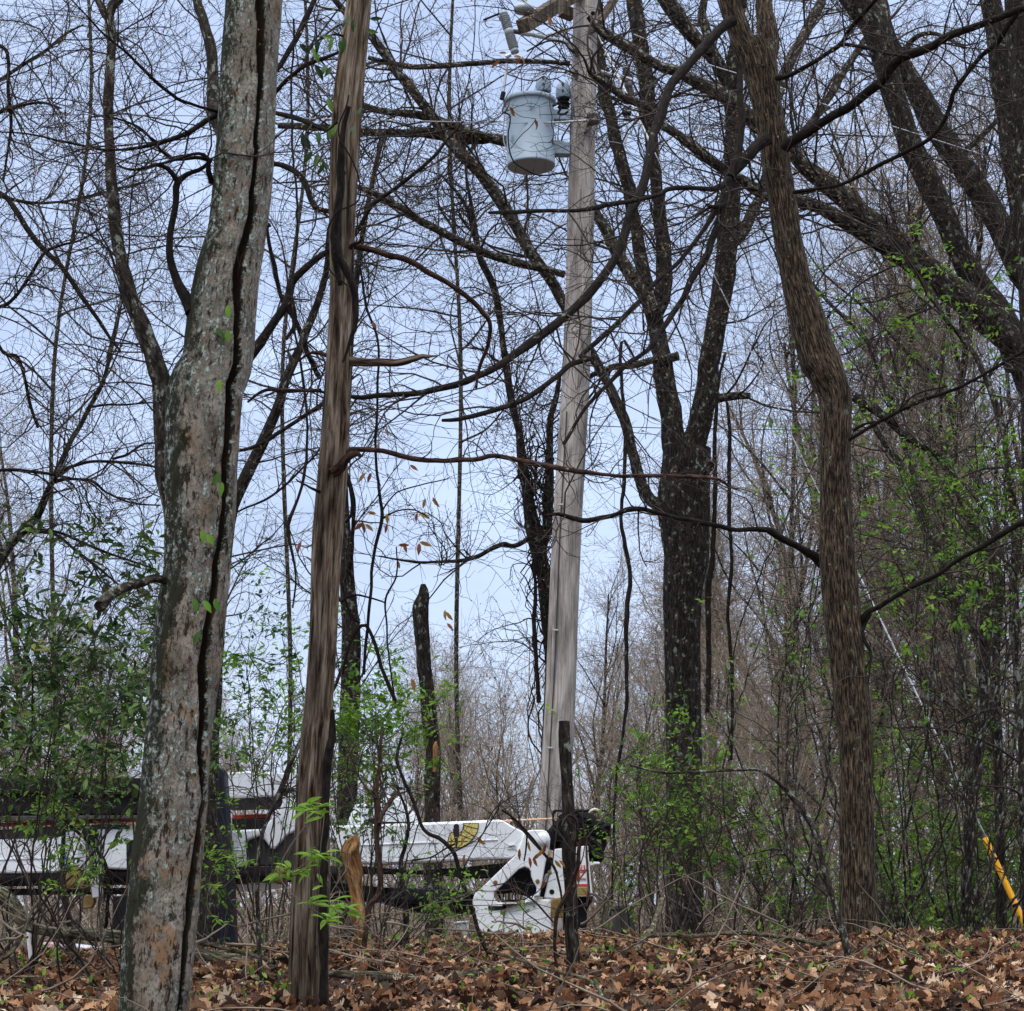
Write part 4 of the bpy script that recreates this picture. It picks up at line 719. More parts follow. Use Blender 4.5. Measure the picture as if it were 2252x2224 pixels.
sapling('left_sapling', 'dark little sapling at the left crossing the white beam', [
    ['L', (730, 2100, 40), (690, 1650, 50), (640, 1400, 50), (615, 1100, 46), (625, 900, 44), (640, 700, 40), (665, 500, 34), (700, 300, 30), (760, 160, 28), (800, 0, 24)],
    ['L', (650, 640, 24), (750, 750, 30), (870, 860, 34), (1000, 1000, 34), (1060, 1150, 34), (1080, 1300, 40), (1070, 1600, 40), (1050, 1800, 40)],
    ['L', (300, 1400, 16), (305, 1100, 18), (270, 920, 18), (190, 850, 12)], ['L', (40, 1250, 10), (110, 950, 12), (230, 720, 12)]], 10.8, 11, MT['black'], SK, 350)
# snapped orange stump
ST = trace([(806, 2120, 32), 'H', (775, 1350, 110), (765, 1230, 100), (750, 1120, 84), (735, 1020, 96), (718, 930, 120), (700, 850, 120), (690, 790, 130), (715, 740, 110), (735, 700, 60), (745, 680, 24)], 11.2, 11.2, 0.02)
ST = ext(ST)
t = thing('snapped_stump', 'splintered orange brown snapped stump in front of the left end of the boom', 'stump', root_pt(ST))
g = Geo(); g.tubes(ST[0], ST[1], 40, disp=knotty(0.28, 14, 5, 0.16)); g.build('trunk', MT['fresh'], t)

# fallen logs
def log(label, pts, Y0, Y1, seed):
    P, R = trace(pts, Y0, Y1, 0.03); g = Geo(); g.tubes(P, R, 32, disp=knotty(0.14, 8, seed, 0.08)); o = g.build('fallen_log', MT['log'], None, origin=P[len(P)//2]); tag(o, label, 'log', None)
log('mossy fallen log sloping down from the left edge and passing behind the big lichen trunk', ['G', (-200, 1000, 130), (0, 1090, 120), (90, 1170, 110), (150, 1270, 90), (220, 1320, 80), (400, 1350, 84), (600, 1370, 90), (850, 1395, 96), (1100, 1450, 100), (1370, 1515, 105), (1600, 1550, 104), (1900, 1590, 100), 'H', (200, 1605, 90), (290, 1620, 60)], 10.3, 9.6, 1)
log('grey mossy log lying in the brown leaves below the boom', ['H', (540, 1645, 60), (700, 1655, 64), (900, 1665, 70), (1080, 1685, 80), (1180, 1715, 96), (1300, 1715, 104), (1420, 1690, 104), (1560, 1660, 90), (1700, 1650, 74), (1800, 1655, 70), 'I', (300, 1665, 60), (480, 1690, 46)], 8.3, 8.6, 2)
log('slim pale fallen branch slanting in the leaves right of the lichen sapling', ['I', (1450, 1130, 40), (1420, 1230, 46), (1380, 1330, 46), (1310, 1420, 44), (1260, 1500, 36), (1235, 1560, 20)], 10.6, 9.4, 3)
log('long thin stick lying flat on the leaves left of the furrowed trunk', ['I', (1350, 1385, 24), (1500, 1372, 30), (1650, 1385, 30), (1900, 1362, 30), 'J', (0, 1362, 34), (200, 1390, 34), (350, 1410, 40), (520, 1440, 40), (600, 1400, 26)], 9.9, 10.2, 4)
log('arched thin stick in front of the lichen sapling foot', ['I', (230, 1490, 20), (330, 1515, 24), (480, 1555, 24), (600, 1600, 24), (800, 1650, 24), (940, 1690, 24), (1010, 1760, 26), (1040, 1850, 28), (1030, 1920, 30)], 8.2, 7.2, 5)
log('bare stick slanting up from the leaves at the far left', ['G', (-60, 1590, 30), (60, 1510, 34), (110, 1450, 34), (170, 1340, 30), (220, 1210, 24), (330, 1060, 18), (440, 960, 10)], 9.0, 9.4, 6)
log('pair of pale sticks resting on the leaves right of the big trunk', ['G', (1380, 1430, 30), (1500, 1450, 30), (1700, 1500, 34), (1900, 1560, 30), 'H', (100, 1590, 26), (270, 1600, 16)], 8.9, 9.1, 7)
P_, R_ = [], []
for i in range(30):   # brushy dead sticks leaning across the foot of the bank
    u0 = rl.uniform(0, 1750); v0 = rl.uniform(2020, 2150); a = rl.uniform(-1.2, 0.5) if rl.random() < .6 else rl.uniform(-3.6, -2.2)
    Ls = rl.uniform(60, 260); pth = TR([(u0, v0, 6.5), (u0+Ls*.5*math.cos(a), v0+Ls*.4*math.sin(a)*.7, 5), (u0+Ls*math.cos(a), v0+Ls*math.sin(a)*.7, 2.5)], rl.uniform(8.3, 10.5), rl.uniform(8.5, 10.5), i)
    P_.append(pth)
PP, RR = pack(P_, 20); g = Geo(); g.tubes(PP, RR, 6); g2 = crown(P_, 90, 160, 0, (.15, .5), (.08, .3), r1=.003, r2=.0018, geo=g); tag(g.build('dead_brush', MT['stick']), kind='stuff')
# ------------------------------------------------------------------ background woodland
def proto_tree(h, r, seed, mt, buds=700, spread=1.0, dens=1.0, r3=0.0055):
    rg = np.random.default_rng(seed); n = 20; P, R = grow(np.zeros((1, 3)), np.array([[rg.normal(0, .05), rg.normal(0, .05), 1]]), [h], [r], n, 0.05, (0, 0, .04), .8, rg)
    k = int(9+h*0.9); pos, d, rr, tt = spawn(P, R, k, .22, (0.35, .8), .6, rg); d[:, 2] = np.abs(d[:, 2])+.5
    PL, RL = grow(pos, d, rg.uniform(.28, .5, k)*h*spread*(1.15-.75*tt), rr, 14, .10, (0, 0, .05), .75, rg)
    t = bpy.data.objects.new('bare_tree', None); SC.collection.objects.link(t); t['base'] = [0, 0, 0]
    g = Geo(); g.tubes(P, R, 12, disp=knotty(.06, 3, seed)); g.tubes(PL, RL, 7); g.build('trunk', mt, t)
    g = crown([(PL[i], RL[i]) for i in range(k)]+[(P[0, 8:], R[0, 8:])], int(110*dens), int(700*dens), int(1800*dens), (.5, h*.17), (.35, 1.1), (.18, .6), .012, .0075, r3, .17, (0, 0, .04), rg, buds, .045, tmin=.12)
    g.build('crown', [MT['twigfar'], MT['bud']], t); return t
def copy_tree(src, loc, rz, sc, label=None, cat=None, group=None, name=None):
    c = src.copy(); SC.collection.objects.link(c); c.location = loc; c.rotation_euler = (0, 0, rz); c.scale = (sc, sc, sc)
    if name: c.name = name
    tag(c, label, cat, group)
    for ch in kids(src):
        d = ch.copy(); SC.collection.objects.link(d); d.parent = c
    return c
PR = [proto_tree(10, .10, 501, MT['limb']), proto_tree(8, .07, 502, MT['limb'], dens=.9), proto_tree(11.5, .12, 503, MT['dark']), proto_tree(6, .05, 504, MT['limb'], dens=.8, spread=1.2)]
rb = np.random.default_rng(21)
# (source px x, crown top px y, distance, prototype)
bg = [(60, 900, 30, 0), (190, 1250, 34, 1), (20, 1300, 26, 3), (330, 1380, 38, 1), (480, 1500, 42, 3), (600, 1560, 46, 1), (860, 1530, 50, 1), (960, 1490, 44, 3), (1080, 1440, 40, 1), (1130, 1560, 34, 3),
      (1330, 1290, 36, 0), (1420, 1180, 33, 1), (1600, 1090, 36, 0), (1690, 980, 31, 2), (1770, 800, 34, 0), (1850, 640, 30, 2), (1920, 480, 32, 0), (2010, 350, 30, 2), (2100, 250, 33, 0), (2190, 300, 29, 2), (2260, 560, 26, 1),
      (1540, 1200, 45, 0), (1380, 1350, 48, 1), (1650, 1150, 50, 2), (1800, 950, 46, 0), (1980, 700, 44, 2), (2130, 620, 42, 0), (2240, 800, 40, 1), (1250, 1480, 52, 1), (1010, 1540, 56, 0), (720, 1580, 58, 0), (150, 1420, 50, 0), (-60, 1100, 36, 2), (260, 1450, 30, 3),
      (1450, 1500, 27, 3), (1740, 1300, 26, 3), (1880, 1200, 24, 3), (2060, 1050, 25, 1), (2180, 1000, 23, 3), (1580, 1450, 29, 3)]
def zone(u, Y): return ('left' if u < 700 else 'centre' if u < 1300 else 'right'), ('far back' if Y > 40 else 'in the middle distance' if Y > 29 else 'just beyond the truck')
zn = {}
for u, vt, Y, k in bg: zn.setdefault(zone(u, Y), []).append(u)
ORD = ['first', 'second', 'third', 'fourth', 'fifth', 'sixth', 'seventh', 'eighth', 'ninth', 'tenth', 'eleventh', 'twelfth']
def bg_label(u, Y):
    z_ = zone(u, Y); L = sorted(zn[z_]); return 'pale bare tree %s in the %s woods%s' % (z_[1], z_[0], ', %s from the left' % ORD[L.index(u)] if len(L) > 1 else '')
used = set(); H0 = [10, 8, 11.5, 6]
for i, (u, vt, Y, k) in enumerate(bg):
    top = ray(u, vt, Y)[0]; x, y = top[0], Y; z = float(gz(x, y)); sc = (top[2]-z)/H0[k]*0.98
    lb = bg_label(u, Y)
    if k not in used:
        t = PR[k]; used.add(k); t.location = (x, y, z); t.rotation_euler = (0, 0, rb.uniform(0, 6.28)); t.scale = (sc,)*3
        tag(t, lb, 'tree', 'bare trees of the woodland behind')
    else: copy_tree(PR[k], (x, y, z), rb.uniform(0, 6.28), sc, lb, 'tree', 'bare trees of the woodland behind')
# three taller trees further off whose fine crowns fill the upper sky
for i, (u, vt, Y, lb) in enumerate([(150, -500, 26, 'tall bare tree behind the branches at the upper left'), (620, -700, 30, 'tall bare tree rising behind the gap between the lichen trunk and the cedar'),
                              (1030, -500, 34, 'tall bare tree far behind the transformer'), (1700, -600, 30, 'tall bare tree far behind the furrowed trunk fork')]):
    P, R = trace([(u, 2150, 12), (u+rb.uniform(-30, 30), 1500, 10), (u+rb.uniform(-50, 50), 800, 9), (u+rb.uniform(-60, 60), 200, 8), (u, vt, 4)], Y, Y, .2)
    lm = []
    for j in range(16):
        kk = int(len(P)*(.42+.55*j/16)); d = np.array([rb.normal(0, 1), rb.normal(0, .6), rb.uniform(.2, .9)])
        q_, r_ = grow(P[kk][None], d[None], [rb.uniform(2.0, 4.2)], [R[kk]*.6], 14, .12, (0, 0, .02), .7, rb); lm.append((q_[0], r_[0]))
    T_ = ext((P, R)); t = thing('bare_tree', lb, 'tree', root_pt(T_), 'tall bare trees behind')
    g = Geo(); g.tubes(T_[0], T_[1], 14, disp=knotty(.06, 2, i)); [g.tubes(a, b_, 8) for a, b_ in lm]; g.build('trunk', MT['limb'], t)
    g = crown(lm, 80, 520, 1100, (.6, 2.0), (.4, 1.1), (.2, .6), .011, .0065, .0045, .22, (0, 0, .01), rb, 2200, .045, tmin=.1); g.build('crown', [MT['twig'], MT['bud']], t)
# thicket: a mass of thin stems behind the truck, and a far belt of woodland
def thicket(name, label_kind, N, x0, x1, y0, y1, h0, h1, rad, mt, rg, tops=None, buds=0, sub=5, bs=.05):
    x = rg.uniform(x0, x1, N); y = rg.uniform(y0, y1, N); x = x*(y/y0)
    h = rg.uniform(h0, h1, N)
    if tops is not None:
        u = SW/2+x/y*FPX*1.0; ang = PITCH+np.arctan((SH/2-tops(u)+rg.normal(0, 60, N))/FPX); h = np.clip((EYE[2]+y*np.tan(ang)-gz(x, y))*rg.uniform(.55, 1.05, N), .8, 20)
    P, R = grow(np.stack([x, y, gz(x, y)-.05], 1), np.stack([rg.normal(0, .5, N), rg.normal(0, .35, N), np.ones(N)], 1), h*1.1, rad*rg.uniform(.4, 1.3, N), 10, .2, (0, 0, .06), .8, rg)
    g = Geo(); g.tubes(P, R, 4)
    pos, d, r, t_ = spawn(P, R, N*sub, .12, (.3, 1.0), .6, rg, wts=h); P1, R1 = grow(pos, d, h.mean()*rg.uniform(.12, .42, N*sub), np.clip(r, rad*.18, rad*.5), 7, .22, (0, 0, .05), .6, rg); g.tubes(P1, R1, 3)
    pos, d, r, t_ = spawn(P1, R1, N*sub*3, .1, (.3, 1.1), .8, rg); P2, R2 = grow(pos, d, h.mean()*rg.uniform(.04, .16, N*sub*3), np.clip(r, rad*.13, rad*.25), 5, .25, (0, 0, .03), .5, rg); g.tubes(P2, R2, 3)
    if buds:
        Q = np.concatenate([P1[:, -3:].reshape(-1, 3), P2[:, -3:].reshape(-1, 3)]); i = rg.choice(len(Q), buds)
        g.leaves(DIA, DIAT, Q[i], rg.normal(0, 1, (buds, 3)), rg.normal(0, 1, (buds, 3)), bs*rg.uniform(.5, 1.3, buds), rg.random(buds), 1)
    return tag(g.build(name, [mt, MT['bud']]), kind='stuff')
tp = lambda u: np.interp(u, [-400, 0, 300, 500, 700, 900, 1100, 1250, 1400, 1600, 1800, 2000, 2252, 2700], [1450, 1500, 1560, 1620, 1650, 1560, 1500, 1460, 1400, 1300, 1180, 1080, 1000, 900])
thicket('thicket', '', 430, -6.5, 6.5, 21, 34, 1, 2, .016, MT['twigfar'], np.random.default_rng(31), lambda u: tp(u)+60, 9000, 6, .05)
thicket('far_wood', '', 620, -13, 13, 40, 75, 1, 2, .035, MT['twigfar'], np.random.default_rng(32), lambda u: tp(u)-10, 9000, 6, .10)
lowt = lambda u: np.interp(u, [-400, 600, 1200, 1500, 2252], [1830, 1850, 1800, 1700, 1600])
thicket('undergrowth', '', 480, -4.8, 4.8, 16.5, 22, 1, 2, .010, MT['twiggrey'], np.random.default_rng(33), lowt, 5000, 6, .04)

# ------------------------------------------------------------------ green shrubs
def shrub(name, label, base, tips, leaf_n, lsize, mt, rg, stem_r=.0045, n2=60, n3=160, l2=(.15, .6), group=None, spread=.06, stem=None, cat='shrub', clump=5, tmpl=None, elong=1.0, tm=.55):
    """stems run from base to each tip; leaves in small clumps on the twigs"""
    base = np.asarray(base, float); pths = []
    for tpn in tips:
        tpn = np.asarray(tpn, float); mid = (base+tpn)/2+rg.normal(0, .3, 3)*np.linalg.norm(tpn-base)*.5; mid[2] += .1*abs(tpn[2]-base[2])
        P, R = smooth(np.stack([base+rg.normal(0, .03, 3)*[1, 1, 0], mid, tpn]), np.array([stem_r, stem_r*.75, stem_r*.3])); pths.append((P, R))
    t = thing(name, label, cat, base, group)
    g = Geo()
    for P, R in pths: g.tubes(*wiggle((P, R), .02, 3, rg.integers(99)), 6)
    PP, RR = pack(pths); pos, d, r, tt = spawn(PP, RR, n2, tm, (.5, 1.3), .6, rg); P1, R1 = grow(pos, d, rg.uniform(*l2, n2), np.clip(r, stem_r*.2, stem_r*.5), 8, .3, (0, 0, .02), .7, rg); g.tubes(P1, R1, 4)
    pos, d, r, tt = spawn(P1, R1, n3, .2, (.4, 1.1), .7, rg); P2, R2 = grow(pos, d, rg.uniform(l2[0]*.4, l2[1]*.5, n3), np.clip(r, stem_r*.12, stem_r*.25), 6, .25, (0, 0, 0), .6, rg); g.tubes(P2, R2, 3)
    g.build('stems', stem or MT['twig'], t)
    Q = np.concatenate([P1[:, 3:].reshape(-1, 3), P2[:, 1:].reshape(-1, 3)]); m = leaf_n//clump; i = rg.choice(len(Q), m)
    pos = np.repeat(Q[i], clump, 0)+rg.normal(0, lsize*.45, (m*clump, 3)); M = len(pos)
    X = np.repeat(rg.normal(0, 1, (m, 3)), clump, 0)*.5+rg.normal(0, 1, (M, 3)); X[:, 2] = X[:, 2]*.6-.25
    tmpl = ELL if tmpl is None else tmpl; tml = tmpl*np.array([1, 1/elong, 1])
    hue = np.repeat(rg.random(m), clump)*.7+rg.random(M)*.3
    g = Geo(); g.leaves(tml, ELLT, pos, X, rg.normal(0, .55, (M, 3))+[0, -.25, 1], lsize*rg.uniform(.5, 1.25, M), hue); g.build('leaves', mt, t, smooth=False)
    return t
rs_ = np.random.default_rng(41)
def tips_in(u0, u1, v0, v1, Y, n, dy=.5):
    return [ray(rs_.uniform(u0, u1), rs_.uniform(v0, v1), Y+rs_.uniform(-dy, dy))[0] for _ in range(n)]
def gbase(u, Y, v=None):
    p = ray(u, 2000, Y)[0]; return [p[0], Y, float(gz(p[0], Y))-.03]
# dense broadleaf evergreen mass at the left
shrub('evergreen_shrub', 'large dark green broadleaf evergreen shrub filling the left edge', gbase(60, 9.6), tips_in(-60, 300, 1220, 1560, 9.4, 10), 2700, .062, MT['dkgreen'], rs_, .005, 170, 560, (.2, .7), elong=1.25)
shrub('evergreen_shrub', 'dark evergreen shoot arching in at the left edge above the evergreen mass', gbase(-60, 9.3), tips_in(-60, 110, 1170, 1330, 9.2, 5), 260, .062, MT['dkgreen'], rs_, .006, 30, 90, (.15, .4), elong=1.3)
shrub('evergreen_shrub', 'evergreen sprays hanging against the left side of the lichen trunk', gbase(250, 8.8), tips_in(170, 335, 1340, 1620, 8.6, 7), 560, .05, MT['dkgreen'], rs_, .005, 60, 170, (.12, .4), elong=1.3)
shrub('privet_shrub', 'light green leafy shrub in front of the black beam at the left', gbase(170, 10.4), tips_in(-20, 340, 1540, 1790, 10.4, 9), 1050, .043, MT['green'], rs_, .005, 110, 420, (.12, .5))
shrub('privet_shrub', 'low light green sprigs in front of the white beam and post at the left', gbase(280, 9.4), tips_in(120, 330, 1800, 1960, 9.2, 7), 340, .034, MT['green'], rs_, .004, 30, 90, (.1, .35))
shrub('privet_shrub', 'airy green shrub against the sky between the lichen trunk and the cedar', gbase(600, 12.5), tips_in(480, 690, 1230, 1580, 12.5, 10), 1700, .043, MT['green'], rs_, .006, 120, 460, (.15, .55))
shrub('privet_shrub', 'taller thin shoots with small leaves above the airy shrub left of the cedar', gbase(570, 11.8), tips_in(500, 640, 1190, 1420, 11.8, 5), 500, .043, MT['dkgreen'], rs_, .004, 40, 140, (.1, .35))
shrub('privet_shrub', 'green shrub covering the navy post just right of the lichen trunk', gbase(490, 10.2), tips_in(450, 520, 1840, 2010, 10.2, 6), 260, .034, MT['green'], rs_, .004, 80, 260, (.1, .4))
shrub('privet_shrub', 'thick green shrub right of the cedar above the white domed covers', gbase(830, 12), tips_in(735, 900, 1480, 1720, 12, 10), 2300, .043, MT['green'], rs_, .005, 110, 460, (.15, .5), tm=.75)
shrub('privet_shrub', 'narrow dark green growth wrapped round the dark trunk behind the cedar', gbase(765, 13), tips_in(745, 800, 1420, 1800, 13, 7), 800, .043, MT['dkgreen'], rs_, .005, 50, 160, (.1, .35))
shrub('privet_shrub', 'small green shrub below the boom beside the reddish sapling', gbase(850, 10), tips_in(720, 1060, 1900, 2010, 10, 9), 330, .034, MT['green'], rs_, .004, 50, 140, (.1, .4))
for u, vt0, vt1, Y, n, lb, w_ in [(1410, 1600, 1880, 13.5, 900, 'green bushy undergrowth just right of the black boom head', 110), (1570, 1600, 1900, 13.2, 1000, 'green bush around the foot of the forked mottled trunk', 110),
                          (1470, 1640, 1760, 12.4, 500, 'wide low green spray reaching over the boom head', 130), (1720, 1700, 1980, 13, 700, 'sparse green sprigs left of the furrowed trunk', 110),
                          (2000, 1500, 1900, 16.4, 3000, 'large green bush filling the space right of the furrowed trunk', 130), (2150, 1600, 1960, 17, 3800, 'green bush behind the yellow guy guard', 120),
                          (1940, 1900, 2010, 12.6, 900, 'low green bush at the ground right of the furrowed trunk foot', 90)]:
    shrub('privet_shrub', lb, gbase(u, Y), tips_in(u-w_, u+w_, vt0, vt1, Y, 9, .7), n, .043, MT['green'], rs_, .006, 140, 460, (.15, .55))
# spring leaves on the upper right branches
for u0, u1, v0, v1, Y, n, lb in [(1830, 2050, 560, 800, 12.5, 650, 'fresh green spray high at the right in front of the lower leaning limb'), (2000, 2260, 540, 900, 12.8, 1100, 'fresh green leaves at the right edge where the leaning trunks meet'),
                                 (1960, 2260, 860, 1150, 12.6, 1300, 'fresh green leaf layer at the right edge at mid height'), (1880, 2100, 1080, 1300, 12, 650, 'fresh green sprays right beside the furrowed trunk at mid height'),
                                 (1690, 1830, 980, 1500, 12, 420, 'sparse green leaves just left of the furrowed trunk at mid height'), (2080, 2260, 1250, 1620, 16.5, 1000, 'fresh green leaves low on the right edge above the yellow guard')]:
    shrub('leafing_sapling', lb, gbase((u0+u1)/2, Y), tips_in(u0, u1, v0, v1, Y, 7, .6), n, .043, MT['green'], rs_, .008, 90, 300, (.2, .7), cat='sapling', stem=MT['limb'])
# hanging dry leaves and green whorls near the camera
def leafset(name, label, pts, Y, size, mt, hang=1.0, cat='vine', stems=None, seed=0):
    rg = np.random.default_rng(seed+900); g = Geo(); t = thing(name, label, cat, pt(pts[0][0], pts[0][1], pts[0][2], Y))
    for p in pts:
        c_, x_, y_ = p[:3]; q_ = pt(c_, x_, y_, Y+rg.normal(0, .08)); az = p[3] if len(p) > 3 else -math.pi/2+rg.normal(0, .4)
        X = np.array([math.cos(az), rg.normal(0, .25), math.sin(az)]); g.leaves(ELL*[1, .8, 1], ELLT, q_[None], X[None], np.array([[rg.normal(0, .6), -1, rg.normal(0, .4)]]), [size*rg.uniform(.8, 1.15)], np.array([rg.random()]))
    g.build('leaves', mt, t, smooth=False)
    if stems:
        g = Geo()
        for s_ in stems: P, R = wiggle(trace(s_, Y, Y), .006, 4, seed); g.tubes(P, R, 6)
        g.build('stem', MT['black'], t)
leafset('dry_leaf_vine', 'hanging vine with long reddish brown leaves between the cedar and the snag', [('E', 160, 690, -1.9), ('E', 130, 690, -2.2), ('E', 225, 455, -1.1), ('E', 200, 530, -1.6), ('E', 360, 650, -.6), ('E', 480, 820, -1.0), ('E', 445, 825, -1.9), ('E', 240, 905, -1.5), ('E', 185, 905, 3.0), ('E', 400, 900, -1.7), ('E', 405, 900, -.5), ('E', 120, 950, -2.4), ('E', 110, 950, -1.3), ('E', 125, 960, -.7), ('E', 240, 960, -1.7), ('E', 300, 1070, 0), ('E', 330, 1060, -1.3), ('E', 410, 1060, -1.6), ('E', 410, 1055, -.3), ('E', 295, 1150, -1.3), ('E', 545, 1410, -1.5), ('E', 550, 1420, -.9), ('E', 555, 1480, -.9), ('E', 370, 1770, -1.3), ('D', 1580, 1050, -1.8), ('D', 1600, 1130, -.7), ('B', 165, 1690, -1.1)], 7.6, .046, MT['brownleaf'], stems=[
    ['E', (120, 1750, 18), (150, 1350, 18), (180, 1120, 18), (220, 930, 22), (200, 780, 18), (180, 600, 16), (195, 300, 14), (190, 0, 14), 'B', (130, 1600, 16), (100, 1400, 14)],
    ['E', (220, 930, 14), (300, 890, 8), (380, 885, 8), (460, 930, 6)], ['E', (215, 900, 10), (270, 820, 8), (330, 780, 8), (560, 730, 6)],
    ['E', (290, 1080, 8), (300, 1150, 8), (290, 1240, 10), (230, 1370, 12), (250, 1600, 10), (290, 1900, 10)], ['E', (10, 1750, 14), (60, 1560, 18), (130, 1500, 20), (210, 1700, 22), (290, 1890, 22)],
    ['E', (0, 1370, 14), (80, 1330, 12), (190, 1360, 10), (235, 1380, 8)], ['E', (0, 680, 16), (50, 760, 20), (55, 900, 18), (20, 960, 16)], ['E', (100, 1480, 14), (50, 1420, 16), (0, 1270, 12)]], seed=1)
leafset('green_vine', 'dark green vine leaves hanging high on the left side of the cedar snag', [('A', 1660, 200), ('A', 1690, 190, -.3), ('A', 1740, 200), ('A', 1780, 210), ('A', 1640, 250, -1.2), ('A', 1710, 340), ('A', 1740, 350), ('A', 1650, 340), ('A', 1720, 510), ('A', 1570, 230), ('A', 1590, 700), ('A', 1600, 720), ('A', 1670, 690), ('A', 1740, 650), ('A', 1770, 650), ('A', 1720, 680), ('A', 1640, 790), ('A', 1670, 800), ('A', 1680, 830), ('A', 1700, 850), ('A', 1840, 80), ('B', 150, 100, 0), ('B', 130, 160, -.2), ('B', 60, 100), ('B', 20, 200), ('B', 110, 560), ('B', 70, 660)], 7.1, .06, MT['dkgreen'], stems=[['A', (1800, 190, 14), (1740, 180, 10), (1660, 210, 8)], ['A', (1770, 640, 12), (1680, 700, 8), (1600, 690, 6)]], seed=2)
leafset('trailing_vine', 'brown and green leaves hanging in front of the transformer', [('T', 300, 1120, -1.2), ('T', 560, 1240, -1.4), ('T', 575, 1260, -1.6), ('T', 330, 590, -.2), ('T', 420, 590, -1.3), ('T', 400, 600, -2.0), ('T', 260, 560, 3.0), ('T', 700, 170, -1.4), ('T', 180, 640, -2.4)], 12, .062, MT['brownleaf'], stems=[['T', (300, 1560, 9), (400, 1430, 9), (520, 1320, 9), (560, 1260, 8)], ['T', (270, 1110, 6), (400, 1220, 6), (500, 1240, 6), (560, 1250, 6)]], seed=3)
leafset('red_leaf_vine', 'rusty red and olive leaves on a vine at the boom pin', [('I', 640, 740, -1.9), ('I', 620, 770, -2.2), ('I', 660, 780, -1.6), ('I', 600, 800, -2.4), ('I', 455, 770, -1.6), ('I', 515, 720, -1.4), ('I', 520, 830, -1.4), ('I', 550, 830, -1.2), ('I', 700, 850, -.9), ('I', 730, 850, -.9), ('I', 640, 1000, -2.2), ('I', 150, 690, -.7), ('I', 50, 690, -1.6), ('I', 885, 1050, -.9), ('I', 70, 810, -1.7), ('I', 870, 930, -1.7)], 8.7, .05, MT['brownleaf'], stems=[
    ['I', (330, 500, 16), (410, 570, 18), (500, 650, 18), (600, 760, 16), (690, 900, 16), (740, 1090, 14)], ['I', (500, 640, 16), (490, 760, 14), (485, 860, 12)], ['I', (0, 1120, 8), (70, 900, 8), (220, 620, 10), (310, 470, 10)]], seed=4)
def whorl(name, label, centres, Y, size, mt, n, rg, tmt=None):
    t = thing(name, label, 'plant', pt(*centres[0], Y)); g = Geo(); gs = Geo()
    for c_ in centres:
        p = pt(c_[0], c_[1], c_[2], Y+rg.normal(0, .05)); M = n; az = rg.uniform(0, 6.28, M)
        X = np.stack([np.cos(az), .5*np.sin(az), rg.uniform(-.7, .35, M)], 1); g.leaves(ELL*[1, .62, 1], ELLT, np.repeat(p[None], M, 0)+rg.normal(0, .012, (M, 3)), X, rg.normal(0, .35, (M, 3))+[0, -.5, 1], size*rg.uniform(.6, 1.1, M), rg.uniform(.5, .95, M))
    P = np.array([pt(*c_, Y) for c_ in centres]+[pt('K', 1250, 1900, Y+.1)])
    if len(P) > 2: g2 = Geo(); g2.tubes(*smooth(P, np.full(len(P), .002)), 5); g2.build('stem', MT['twiggrey'], t)
    g.build('leaves', mt, t, smooth=False)
whorl('leafy_shoot', 'bright green whorls of long leaves in front of the cedar snag near the ground', [('K', 1180, 540), ('K', 1200, 1010), ('K', 1000, 1180), ('K', 1180, 1160), ('K', 1200, 1480), ('K', 1440, 1520), ('K', 1560, 1540), ('K', 1340, 1620), ('K', 880, 1180), ('K', 1300, 560), ('K', 1290, 990)], 6.8, .062, MT['green'], 9, rs_)
whorl('leafy_shoot', 'small green leaf tufts on twigs under the left end of the boom', [('K', 350, 1020), ('K', 260, 960), ('K', 430, 1020), ('K', 560, 1060), ('K', 300, 1330), ('K', 250, 1120), ('K', 180, 1300), ('K', 270, 1650)], 9.3, .045, MT['green'], 6, rs_)
whorl('leafy_shoot', 'green leaf tufts under the elbow end of the boom', [('M', 650, 1440), ('M', 600, 1640), ('M', 380, 1760), ('M', 900, 1560), ('M', 540, 1830), ('M', 1700, 1800), ('M', 120, 1800)], 9.6, .042, MT['green'], 6, rs_)
# ------------------------------------------------------------------ utility pole and its hardware
YP = 18.0
PP_ = trace([(1203, 2290, 70), (1217, 1825, 68), (1232, 1547, 66.5), (1247, 1169, 64), (1268, 797, 61), (1278, 419, 58), (1288, 0, 53), (1300, -420, 47)], YP, YP, .08)
PP_ = ext(PP_)
pole = thing('utility_pole', 'tall pale grey wooden utility pole carrying the transformer', 'utility pole', root_pt(PP_))
g = Geo()
def dpole(th, bk, P):
    q = np.stack([bk[..., 0]*22, bk[..., 1]*22, bk[..., 2]*.8], -1); return .022*vnoise(q, 71)+.008*vnoise(q*2.7, 72)
g.tubes(PP_[0], PP_[1], 64, disp=dpole); g.build('shaft', MT['pole'], pole)
def polep(v):      # centre of the pole at source row v
    c = np.interp(v, [-420, 0, 419, 797, 1169, 1547, 1825, 2290], [1300, 1288, 1278, 1268, 1247, 1232, 1217, 1203]); return c
